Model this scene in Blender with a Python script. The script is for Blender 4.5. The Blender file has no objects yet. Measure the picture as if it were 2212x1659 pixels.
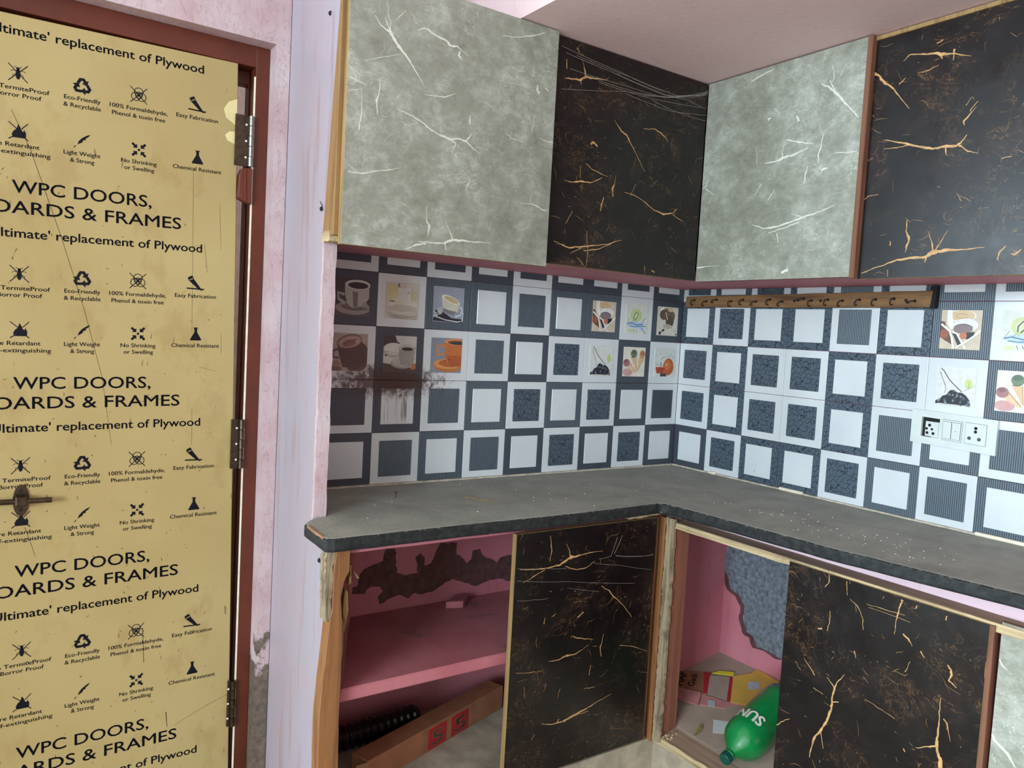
import bpy, bmesh, math, random
from mathutils import Matrix, Vector
random.seed(7)
S=bpy.context.scene
COL=S.collection
Z0=0.86            # worktop height above the floor; all builders below measure z from the worktop
# ---------------------------------------------------------------- camera
cd=bpy.data.cameras.new('camera'); cam=bpy.data.objects.new('camera',cd); COL.objects.link(cam)
cd.sensor_fit='HORIZONTAL'; cd.sensor_width=36; cd.lens=1675.95/2212*36; cd.clip_start=.02
cam.matrix_world=Matrix(((0.823939,-0.008759,-0.566611,-2.105),(-0.563988,0.084657,-0.821432,-1.98683),(0.055163,0.996372,0.064812,0.44666+Z0),(0,0,0,1)))
S.camera=cam
# ---------------------------------------------------------------- world, lights, exposure
w=bpy.data.worlds.new('world'); S.world=w; w.use_nodes=True
bg=w.node_tree.nodes['Background']; bg.inputs[0].default_value=(.80,.90,1.0,1); bg.inputs[1].default_value=1.6
def area(name,loc,rot,sx,sy,power,col,spread=180):
    l=bpy.data.lights.new(name,'AREA'); l.shape='RECTANGLE'; l.size=sx; l.size_y=sy; l.energy=power; l.color=col; l.spread=math.radians(spread)
    o=bpy.data.objects.new(name,l); COL.objects.link(o); o.location=loc; o.rotation_euler=rot; return o
# daylight of the two windows in the far left wall (both face +x)
area('window_daylight',(-6.02,-3.45,1.60),(0,math.radians(-90),0),1.5,2.1,400,(.70,.88,1.0))
area('side_window_daylight',(-6.02,1.05,1.575),(0,math.radians(-90),0),1.55,1.6,190,(.66,.86,1.0))
S.view_settings.view_transform='Standard'; S.view_settings.look='None'; S.view_settings.exposure=0.0; S.view_settings.gamma=1.0
S.view_settings.use_curve_mapping=False

# ---------------------------------------------------------------- helpers: materials
def lin(c):
    return tuple(((v/255)/12.92 if v/255<=.04045 else ((v/255+.055)/1.055)**2.4) for v in c)+(1.0,)
class G:
    def __init__(s,name):
        s.m=bpy.data.materials.new(name); s.m.use_nodes=True; s.t=s.m.node_tree; s.b=s.t.nodes['Principled BSDF']
    def put(s,sock,v):
        if isinstance(v,bpy.types.NodeSocket): s.t.links.new(v,sock)
        else:
            try: sock.default_value=v
            except Exception: sock.default_value=(v,v,v)
    def n(s,ty,ins=None,**kw):
        nd=s.t.nodes.new('ShaderNode'+ty)
        for k,v in kw.items(): setattr(nd,k,v)
        for k,v in (ins or {}).items(): s.put(nd.inputs[k],v)
        return nd
    def obj(s): return s.n('TexCoord').outputs['Object']
    def pos(s): return s.n('NewGeometry').outputs['Position']
    def map(s,v,scale=(1,1,1),loc=(0,0,0),rot=(0,0,0)):
        return s.n('Mapping',{'Vector':v,'Scale':scale,'Location':loc,'Rotation':rot}).outputs[0]
    def noise(s,v,scale,detail=4,rough=.55,dist=0):
        return s.n('TexNoise',{'Vector':v,'Scale':scale,'Detail':detail,'Roughness':rough,'Distortion':dist}).outputs[0]
    def ramp(s,f,stops,interp='LINEAR'):
        r=s.n('ValToRGB',{'Fac':f}); cr=r.color_ramp; cr.interpolation=interp
        while len(cr.elements)<len(stops): cr.elements.new(.5)
        for e,(p,c) in zip(cr.elements,stops): e.position=p; e.color=c if len(c)==4 else tuple(c)+(1,)
        return r.outputs[0]
    def step(s,f,a,b): return s.n('MapRange',{'Value':f,'From Min':a,'From Max':b,'To Min':0.,'To Max':1.}).outputs[0]
    def mix(s,f,a,b,bt='MIX'):
        m=s.n('Mix',data_type='RGBA',blend_type=bt)
        s.put(m.inputs[0],f); s.put(m.inputs[6],a); s.put(m.inputs[7],b); return m.outputs[2]
    def math(s,op,a,b=0.0,c=0.0):
        m=s.n('Math',operation=op); s.put(m.inputs[0],a); s.put(m.inputs[1],b); s.put(m.inputs[2],c); return m.outputs[0]
    def bump(s,h,strength=.3,dist=.002):
        s.put(s.b.inputs['Normal'],s.n('Bump',{'Height':h,'Strength':strength,'Distance':dist}).outputs[0])
    def out(s,col=None,rough=None,metal=None,**kw):
        if col is not None: s.put(s.b.inputs['Base Color'],col)
        if rough is not None: s.put(s.b.inputs['Roughness'],rough)
        if metal is not None: s.put(s.b.inputs['Metallic'],metal)
        for k,v in kw.items(): s.put(s.b.inputs[k],v)
        return s.m
def xyz(g,v):
    n=g.n('SeparateXYZ',{0:v}); return n.outputs[0],n.outputs[1],n.outputs[2]
def plain(name,c,rough=.6,var=.12,ns=30,metal=0,bump=0,**kw):
    g=G(name); c=lin(c); f=g.noise(g.obj(),ns,5)
    d=tuple(v*(1-var*1.6) for v in c[:3])+(1,); l=tuple(min(1,v*(1+var)) for v in c[:3])+(1,)
    if bump: g.bump(g.noise(g.obj(),ns*6,4),bump,.001)
    return g.out(g.ramp(f,[(.3,d),(.7,l)]),rough,metal,**kw)
def paint(name,c,c2,rough=.55,specks=True,dirt=(90,70,70),ns=3.0,sp=.80):
    g=G(name); p=g.pos()
    f=g.noise(p,ns,5); col=g.ramp(f,[(.35,lin(c)),(.68,lin(c2))])
    st=g.noise(g.map(p,(40,40,3)),1.0,3)
    col=g.mix(g.math('MULTIPLY',g.step(st,.62,.8),.25),col,lin(dirt))
    if specks:
        k=g.noise(p,90,2); col=g.mix(g.step(k,sp-.06,sp),col,lin(dirt))
    g.bump(g.noise(p,55,5),.25,.002)
    return g.out(col,rough)
def wood(name,c,c2,axis='z',rough=.6,sc=1.0,dirt=0.0):
    g=G(name); p=g.pos(); s={'z':(60,60,3),'x':(3,60,60),'y':(60,3,60)}[axis]
    f=g.noise(g.map(p,tuple(v*sc for v in s)),1,6,.6,.6)
    col=g.ramp(f,[(.3,lin(c2)),(.55,lin(c)),(.75,tuple(min(1,v*1.15) for v in lin(c)[:3])+(1,))])
    if dirt: col=g.mix(g.math('MULTIPLY',g.step(g.noise(p,14,5),.5,.68),dirt),col,lin((60,48,38)))
    g.bump(f,.25,.001); return g.out(col,rough)
def marble(name,base,mid,light,vein,rough,vein_amt,coat=.2,spec=.5):
    g=G(name); p=g.pos()
    a=g.noise(p,7,10,.72,.25); b=g.noise(g.map(p,(1,1,1.5)),34,9,.72,.5)
    f=g.math('ADD',g.math('MULTIPLY',a,.62),g.math('MULTIPLY',b,.38))
    col=g.ramp(f,[(.33,lin(base)),(.5,lin(mid)),(.68,lin(light))])
    # hair-fine veins: ridges of stretched, warped noise
    n1=g.noise(g.map(p,(1,1,1.6),rot=(.3,.5,.2)),9,6,.6,1.8)
    r1=g.math('ABSOLUTE',g.math('SUBTRACT',n1,.5)); v1=g.step(r1,.006,.0)
    msk=g.step(g.noise(p,7,4),.5,.62)
    col=g.mix(g.math('MULTIPLY',g.math('MULTIPLY',v1,msk),vein_amt),col,lin(vein))
    n2=g.noise(g.map(p,(1,1,.7),rot=(.9,.2,1.2)),26,6,.65,2.2)
    v2=g.step(g.math('ABSOLUTE',g.math('SUBTRACT',n2,.5)),.010,.0)
    m2=g.step(g.noise(g.map(p,loc=(3,1,2)),9,3),.52,.64)
    col=g.mix(g.math('MULTIPLY',g.math('MULTIPLY',v2,m2),vein_amt*.6),col,lin(vein))
    sp=g.noise(p,160,2); col=g.mix(g.math('MULTIPLY',g.step(sp,.70,.76),.35),col,lin(base))
    rr=g.ramp(g.noise(p,12,6),[(.3,(rough-.04,)*3),(.7,(rough+.10,)*3)])
    g.bump(b,.08,.001)
    return g.out(col,rr,0,**{'Coat Weight':coat,'Coat Roughness':.25,'Specular IOR Level':spec})
def tile_mat(name,c,kind):
    g=G(name); p=g.pos(); o=g.obj(); x,y,z=xyz(g,p); ox,oy,oz=xyz(g,o)
    col=g.mix(g.step(g.noise(p,4,4),.3,.7),lin(c),tuple(v*.86 for v in lin(c)[:3])+(1,))
    if kind=='rib':
        wv=g.math('SINE',g.math('MULTIPLY',ox,2*math.pi/.0052))
        wv=g.math('ADD',wv,g.math('MULTIPLY',g.noise(g.map(o,(300,1,40)),1,3),.9))
        h=g.step(wv,-.6,.9); col=g.mix(h,tuple(v*.36 for v in lin(c)[:3])+(1,),tuple(min(1,v*1.25) for v in lin(c)[:3])+(1,)); g.bump(h,.6,.0012)
    if kind=='crackle':
        v=g.n('TexVoronoi',{'Vector':g.map(g.n('VectorMath',{0:o,1:g.n('VectorMath',{0:g.n('TexNoise',{'Vector':o,'Scale':60.}).outputs['Color'],1:(.012,.012,.012)},operation='MULTIPLY').outputs[0]},operation='ADD').outputs[0],(1.15,1,.62),rot=(0,.35,0)),'Scale':92.},feature='DISTANCE_TO_EDGE').outputs['Distance']
        h=g.step(v,.015,.085); col=g.mix(h,tuple(v_*.22 for v_ in lin(c)[:3])+(1,),tuple(min(1,v_*1.15) for v_ in lin(c)[:3])+(1,)); g.bump(h,.5,.001)
    # burnt grease splash on the tiles above the stove place
    def blob(cx,cz,rx,rz):
        a=g.math('DIVIDE',g.math('SUBTRACT',x,cx),rx); b=g.math('DIVIDE',g.math('SUBTRACT',z,cz+Z0),rz)
        return g.math('SUBTRACT',1.0,g.math('SQRT',g.math('ADD',g.math('MULTIPLY',a,a),g.math('MULTIPLY',b,b))))
    m=g.math('MAXIMUM',blob(-1.16,.295,.26,.07),blob(-1.13,.30,.16,.035)); n=g.noise(p,60,6,.7,.5)
    f=g.step(g.math('ADD',g.math('MULTIPLY',m,.55),n),.62,.86)
    f=g.math('MULTIPLY',f,g.step(m,.0,.25)); f=g.math('MULTIPLY',f,g.step(y,-.05,-.03))
    col=g.mix(g.math('MULTIPLY',f,.9),col,lin((62,40,26)))
    d=g.noise(g.map(p,(140,1,6)),1,3); dm=g.math('MULTIPLY',g.step(blob(-1.13,.235,.075,.085),0,.4),g.step(d,.55,.66))
    dm=g.math('MULTIPLY',dm,g.step(y,-.05,-.03)); col=g.mix(g.math('MULTIPLY',dm,.85),col,lin((70,38,24)))
    sp=g.noise(p,75,3); col=g.mix(g.math('MULTIPLY',g.step(sp,.765,.79),.8),col,lin((70,55,45)))
    return g.out(col,.22 if kind=='gloss' else .38)

MT={}
def mats():
    M=MT
    M['pink']=paint('pink wall paint',(186,106,118),(196,124,134),.6,True,(92,52,60))
    M['pink_pale']=paint('pale pink paint',(208,176,184),(216,188,194),.6,True,(120,90,96))
    M['room']=paint('off white paint of the unseen room walls',(196,190,178),(204,198,188),.7,False,(180,170,160))
    M['ceiling']=paint('ceiling pink paint',(240,206,208),(240,210,211),.7,False,(180,130,150))
    M['pier']=paint('lavender white paint',(166,158,170),(172,154,163),.45,True,(120,92,90),4.0,.82)
    g=G('lavender white paint with rubbed pink streaks'); p=g.pos(); x,y,z=xyz(g,p)
    c=g.ramp(g.noise(p,4,5),[(.35,lin((166,158,170))),(.68,lin((172,154,163)))])
    c=g.mix(g.math('MULTIPLY',g.step(g.noise(g.map(p,(26,26,2.2)),1,5,.6),.55,.63),.45),c,lin((158,122,120)))
    c=g.mix(g.math('MULTIPLY',g.step(g.noise(g.map(p,(30,30,6)),1,4),.60,.72),.35),c,lin((176,120,132)))
    c=g.mix(g.step(g.noise(g.map(p,(60,60,18)),1,3),.745,.77),c,lin((96,70,66)))
    g.bump(g.noise(p,55,5),.25,.002); M['pier']=g.out(c,.42)
    M['cream']=plain('cream exterior paint',(235,222,200),.7)
    M['cement']=plain('bare cement',(112,100,90),.9,.3,24,bump=.6)
    M['cement_grey']=plain('grey cement patch',(112,118,126),.75,.35,70,bump=.6)
    M['damp']=plain('peeled damp plaster',(92,58,56),.85,.25,40,bump=.5)
    M['dust_floor']=plain('dusty cement floor',(172,156,136),.9,.22,14,bump=.3)
    g=G('pink shelf with worn grey patches'); p=g.pos()
    c=g.ramp(g.noise(p,5,5),[(.35,lin((174,94,102))),(.7,lin((190,118,124)))])
    c=g.mix(g.math('MULTIPLY',g.step(g.noise(p,9,6,.65),.585,.66),.75),c,lin((112,92,92)))
    g.bump(g.noise(p,60,4),.3,.002); M['shelf']=g.out(c,.55)
    # worktop stone: dust lies on what faces up
    g=G('dusty black stone'); p=g.pos(); nz=xyz(g,g.n('NewGeometry').outputs['Normal'])[2]
    f=g.noise(g.map(p,(9,9,9)),1,6,.6,.4); top=g.ramp(f,[(.3,lin((138,137,128))),(.55,lin((156,154,144))),(.8,lin((172,166,152)))])
    e=g.ramp(g.noise(p,60,5),[(.4,lin((15,17,18))),(.75,lin((46,48,47)))])
    col=g.mix(g.step(g.math('ADD',nz,g.math('MULTIPLY',g.math('SUBTRACT',g.noise(p,90,4),.5),.5)),.72,.93),e,top)
    col=g.mix(g.math('MULTIPLY',g.step(g.noise(p,140,2),.72,.76),.6),col,lin((178,172,160)))
    g.bump(g.noise(p,70,6,.7),.5,.003); M['stone']=g.out(col,.72)
    M['grey']=marble('grey marble laminate',(112,110,98),(143,142,129),(182,184,172),(226,222,212),.42,.8,.0,.4)
    M['black']=marble('black gold-veined laminate',(10,7,7),(17,12,12),(44,30,26),(150,110,72),.30,.8,.0,.5)
    M['vein_white']=plain('white vein print',(212,210,196),.45,.06,60)
    M['vein_gold']=plain('gold vein print',(196,150,98),.45,.22,60)
    M['edge']=wood('pale plywood edge',(158,126,80),(116,84,50),'z',.65)
    M['ply_brown']=wood('brown plywood edge',(122,78,56),(88,54,38),'z',.65)
    M['timber']=wood('raw pale timber',(146,108,66),(116,80,46),'z',.65,1,.15)
    M['timber_orange']=wood('orange timber',(146,96,56),(98,60,34),'z',.6,1,.1)
    M['rotten']=wood('weathered splintered timber',(158,138,110),(80,62,48),'z',.85,1.5,.6)
    M['frame_brown']=wood('dusty brown timber',(152,124,104),(128,100,82),'y',.75,1)
    M['frame_jamb']=wood('brown painted timber',(138,84,64),(120,70,54),'z',.7,.8)
    M['frame_edge']=wood('pale eaten timber edge',(192,168,130),(136,108,78),'y',.8,1.4,.35)
    M['hook_wood']=wood('old brown rail timber',(132,96,60),(92,62,38),'y',.75,1,.3)
    M['red']=plain('red oxide door frame paint',(92,36,18),.45,.14,10)
    M['redwood']=wood('red brown timber wedge',(104,42,24),(70,26,15),'z',.5)
    M['ink']=plain('dark navy print',(9,9,20),.6,.02,10,**{'Specular IOR Level':.2})
    M['steel']=plain('dull hinge steel',(150,148,146),.35,.15,40,1.0)
    M['steel_dark']=plain('tarnished bolt steel',(92,78,66),.32,.25,60,1.0)
    M['dark']=plain('black hole',(14,11,10),.8,.05,10)
    M['white_plastic']=plain('white switch plastic',(204,208,205),.3,.04,20)
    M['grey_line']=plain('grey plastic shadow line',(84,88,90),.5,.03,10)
    M['t_white']=tile_mat('white glazed tile',(214,216,218),'gloss')
    M['t_dark']=tile_mat('slate blue tile',(66,72,82),'flat')
    M['t_rib']=tile_mat('slate blue ribbed tile',(82,92,102),'rib')
    M['t_crack']=tile_mat('slate blue crackled tile',(70,82,94),'crackle')
    M['grout']=plain('pale grout',(190,178,160),.85,.2,40)
    M['board']=plain('brown cardboard',(156,102,72),.8,.12,20)
    M['board_dark']=plain('worn cardboard',(150,110,84),.85,.2,16)
    M['paper']=plain('white paper',(206,206,204),.8,.08,14)
    M['red_ink']=plain('red carton print',(176,34,40),.7,.1,20)
    M['yellow']=plain('yellow carton',(214,168,74),.75,.1,10)
    M['yellow2']=plain('lemon plastic wrapper',(226,206,40),.5,.08,20)
    M['pink_print']=plain('pink carton print',(198,128,124),.8,.15,16)
    M['kraft']=plain('grey kraft board',(168,146,130),.85,.1,12)
    M['silver']=plain('grey sticker',(176,180,186),.5,.1,80)
    M['leaf']=plain('dry leaf',(130,108,56),.7,.25,60)
    M['web']=plain('cobweb silk',(168,158,148),.7,.05,10)
    M['fleck']=plain('pale paint fleck',(226,222,212),.7,.05,10)
    M['hose']=plain('black corrugated plastic',(26,20,20),.25,.1,20)
    g=G('green bottle plastic'); f=g.noise(g.obj(),9,3)
    M['bottle']=g.out(g.ramp(f,[(.3,lin((10,128,62))),(.7,lin((36,160,88)))]),.22,0,**{'Transmission Weight':.25,'Coat Weight':.4})
    M['cap']=plain('dark green cap',(6,74,64),.4,.08,20)
    # printed yellow protective film of the door, with specks of dirt
    g=G('yellow printed film'); p=g.pos()
    c=g.ramp(g.noise(p,2.2,3),[(.3,lin((168,143,92))),(.7,lin((180,157,106)))])
    k=g.noise(g.map(p,(1,1,.55)),52,4,.6,.7); c=g.mix(g.step(k,.735,.765),c,lin((74,54,34)))
    c=g.mix(g.math('MULTIPLY',g.step(g.noise(g.map(p,(1,1,.6)),9,6,.65),.56,.66),.3),c,lin((146,112,62)))
    k2=g.noise(g.map(p,(1,1,.25),loc=(4,2,1)),70,2); c=g.mix(g.math('MULTIPLY',g.step(k2,.74,.77),.7),c,lin((110,80,46)))
    M['film']=g.out(c,.36)
    M['film_pale']=plain('lifted film flap',(222,202,146),.35,.05,20)
    # reveal plaster with bare cement where the paint has come off low down
    g=G('pink plaster with bare cement'); p=g.pos(); x,y,z=xyz(g,p)
    c=g.ramp(g.noise(p,8,5),[(.35,lin((188,154,158))),(.7,lin((202,182,185)))])
    f=g.math('ADD',g.step(z,.60,.22),g.math('MULTIPLY',g.math('SUBTRACT',g.noise(p,14,6,.65),.5),1.6))
    c=g.mix(g.step(f,.42,.5),c,g.ramp(g.noise(p,60,5),[(.3,lin((78,66,56))),(.7,lin((120,104,90)))]))
    ck=g.math('ABSOLUTE',g.math('SUBTRACT',g.noise(g.map(p,(3,3,.8)),12,6,.7,1),.5)); c=g.mix(g.math('MULTIPLY',g.step(ck,.008,.002),.7),c,lin((110,80,80)))
    g.bump(g.noise(p,60,5),.4,.003); M['reveal']=g.out(c,.6)
mats()

# ---------------------------------------------------------------- helpers: meshes
class B:
    def __init__(s): s.v=[]; s.f=[]; s.mi=[]
    def add(s,vs,fs,mi=0):
        o=len(s.v); s.v+= [tuple(v) for v in vs]
        for f in fs: s.f.append(tuple(i+o for i in f)); s.mi.append(mi)
        return s
    def box(s,x0,x1,y0,y1,z0,z1,mi=0):
        x0,x1=sorted((x0,x1)); y0,y1=sorted((y0,y1)); z0,z1=sorted((z0,z1))
        v=[(x0,y0,z0),(x1,y0,z0),(x1,y1,z0),(x0,y1,z0),(x0,y0,z1),(x1,y0,z1),(x1,y1,z1),(x0,y1,z1)]
        return s.add(v,[(0,3,2,1),(4,5,6,7),(0,1,5,4),(1,2,6,5),(2,3,7,6),(3,0,4,7)],mi)
    def prism(s,poly,axis,a,b,mi=0):
        ar=sum(poly[i][0]*poly[(i+1)%len(poly)][1]-poly[(i+1)%len(poly)][0]*poly[i][1] for i in range(len(poly)))
        if ar<0: poly=poly[::-1]
        if axis=='y': a,b=max(a,b),min(a,b)
        else: a,b=min(a,b),max(a,b)
        P={'x':lambda u,v,d:(d,u,v),'y':lambda u,v,d:(u,d,v),'z':lambda u,v,d:(u,v,d)}[axis]
        n=len(poly); v=[P(u,q,a) for u,q in poly]+[P(u,q,b) for u,q in poly]
        return s.add(v,[tuple(range(n-1,-1,-1)),tuple(range(n,2*n))]+[(i,(i+1)%n,n+(i+1)%n,n+i) for i in range(n)],mi)
    def tube(s,pts,r,seg=8,mi=0,cap=True):
        pts=[Vector(p) for p in pts]; n=len(pts); rs=r if isinstance(r,(list,tuple)) else [r]*n; rings=[]; up=None
        for i,p in enumerate(pts):
            d=(pts[min(i+1,n-1)]-pts[max(i-1,0)]).normalized()
            if up is None: up=d.orthogonal().normalized()
            a=(up-d*up.dot(d)); a=a.normalized() if a.length>1e-6 else d.orthogonal().normalized(); up=a; b=d.cross(a)
            rings.append([p+(a*math.cos(t)+b*math.sin(t))*rs[i] for t in [2*math.pi*k/seg for k in range(seg)]])
        fs=[]
        for i in range(n-1):
            for k in range(seg): fs.append((i*seg+k,i*seg+(k+1)%seg,(i+1)*seg+(k+1)%seg,(i+1)*seg+k))
        if cap: fs+= [tuple(range(seg-1,-1,-1)),tuple(range((n-1)*seg,n*seg))]
        return s.add([q for r_ in rings for q in r_],fs,mi)
    def flat(s,poly,mi=0): return s.add(poly,[tuple(range(len(poly)))],mi)
    def ribbon(s,pts,P,mi=0):       # pts (u,v,width mm) in a plane, P maps (u,v) to space
        L=[];R=[];n=len(pts)
        for i,(u,v,wd) in enumerate(pts):
            a=pts[max(i-1,0)];b=pts[min(i+1,n-1)];dx,dy=b[0]-a[0],b[1]-a[1];l=math.hypot(dx,dy) or 1
            h=wd/2000; L.append(P(u-dy/l*h,v+dx/l*h)); R.append(P(u+dy/l*h,v-dx/l*h))
        return s.add(L+R,[(i,i+1,n+i+1,n+i) for i in range(n-1)],mi)
    def mesh(s,name,mats,origin=(0,0,0),bevel=0,seg=1,smooth=False,jit=0):
        me=bpy.data.meshes.new(name)
        me.from_pydata([(v[0]-origin[0],v[1]-origin[1],v[2]-origin[2]) for v in s.v],[],s.f)
        for m in mats: me.materials.append(MT[m])
        for p,i in zip(me.polygons,s.mi): p.material_index=i
        if bevel:
            bm=bmesh.new(); bm.from_mesh(me); bmesh.ops.remove_doubles(bm,verts=bm.verts,dist=1e-6)
            es=[e for e in bm.edges if len(e.link_faces)==2 and e.calc_face_angle(0)>.5]
            bmesh.ops.bevel(bm,geom=es,offset=bevel,segments=seg,affect='EDGES',profile=.5); bm.to_mesh(me); bm.free()
        if smooth:
            for p in me.polygons: p.use_smooth=True
        me.update(); return me
WM={}     # world matrix of every object that may become a parent
def link(name,me,parent=None,origin=(0,0,0),rot=None):
    o=bpy.data.objects.new(name,me); COL.objects.link(o)
    m=Matrix.Translation((origin[0],origin[1],origin[2]+Z0))
    if rot: m=m@rot
    if parent is not None:
        o.parent=parent; o.matrix_parent_inverse=WM[parent.name].inverted()
    o.matrix_basis=m; WM[o.name]=m; return o
def part(name,b,mats,parent=None,bevel=0,seg=1,smooth=False,label=None):
    if isinstance(mats,str): mats=[mats]
    xs=[v[0] for v in b.v]; ys=[v[1] for v in b.v]; zs=[v[2] for v in b.v]
    og=((min(xs)+max(xs))/2,(min(ys)+max(ys))/2,min(zs))
    o=link(name,b.mesh(name,mats,og,bevel,seg,smooth),parent,og)
    if label: o['label']=label
    return o
def root(name,loc): return link(name,None,None,loc)
def tag(o,label,cat=None,group=None,kind=None):
    o['label']=label
    if cat: o['category']=cat
    if group: o['group']=group
    if kind: o['kind']=kind
    return o
def jag(pts,amp,step=.012,closed=True):       # roughen an outline
    out=[];n=len(pts)
    for i in range(n if closed else n-1):
        a,b=pts[i],pts[(i+1)%n]; l=math.hypot(b[0]-a[0],b[1]-a[1]); k=max(1,int(l/step))
        for j in range(k):
            t=j/k; out.append((a[0]+(b[0]-a[0])*t+(random.uniform(-amp,amp) if j else 0),a[1]+(b[1]-a[1])*t+(random.uniform(-amp,amp) if j else 0)))
    if not closed: out.append(pts[-1])
    return out
def text2d(body,width=None,cap=.01,spacing=1.0,bold=0.0):
    c=bpy.data.curves.new('t','FONT'); c.body=body; c.size=1; c.space_character=spacing;  c.resolution_u=3
    o=bpy.data.objects.new('t',c); COL.objects.link(o)
    dg=bpy.context.evaluated_depsgraph_get(); me=bpy.data.meshes.new_from_object(o.evaluated_get(dg))
    vs=[(v.co.x,v.co.y) for v in me.vertices]; fs=[tuple(p.vertices) for p in me.polygons]
    bpy.data.objects.remove(o); bpy.data.curves.remove(c); bpy.data.meshes.remove(me)
    x0=min(v[0] for v in vs); x1=max(v[0] for v in vs); sz=cap/.729; sx=(width/(x1-x0)) if width else sz
    v0=[((x-x0)*sx,y*sz) for x,y in vs]
    if bold:
        d=bold*sz; n=len(v0); V=[]; F=[]
        for k,(ax,ay) in enumerate(((0,0),(d,0),(-d,0),(0,d*.7),(0,-d*.7))):
            V+=[(x+ax,y+ay) for x,y in v0]; F+=[tuple(i+k*n for i in f) for f in fs]
        return V,F,(x1-x0)
    return v0,fs,(x1-x0)
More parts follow.
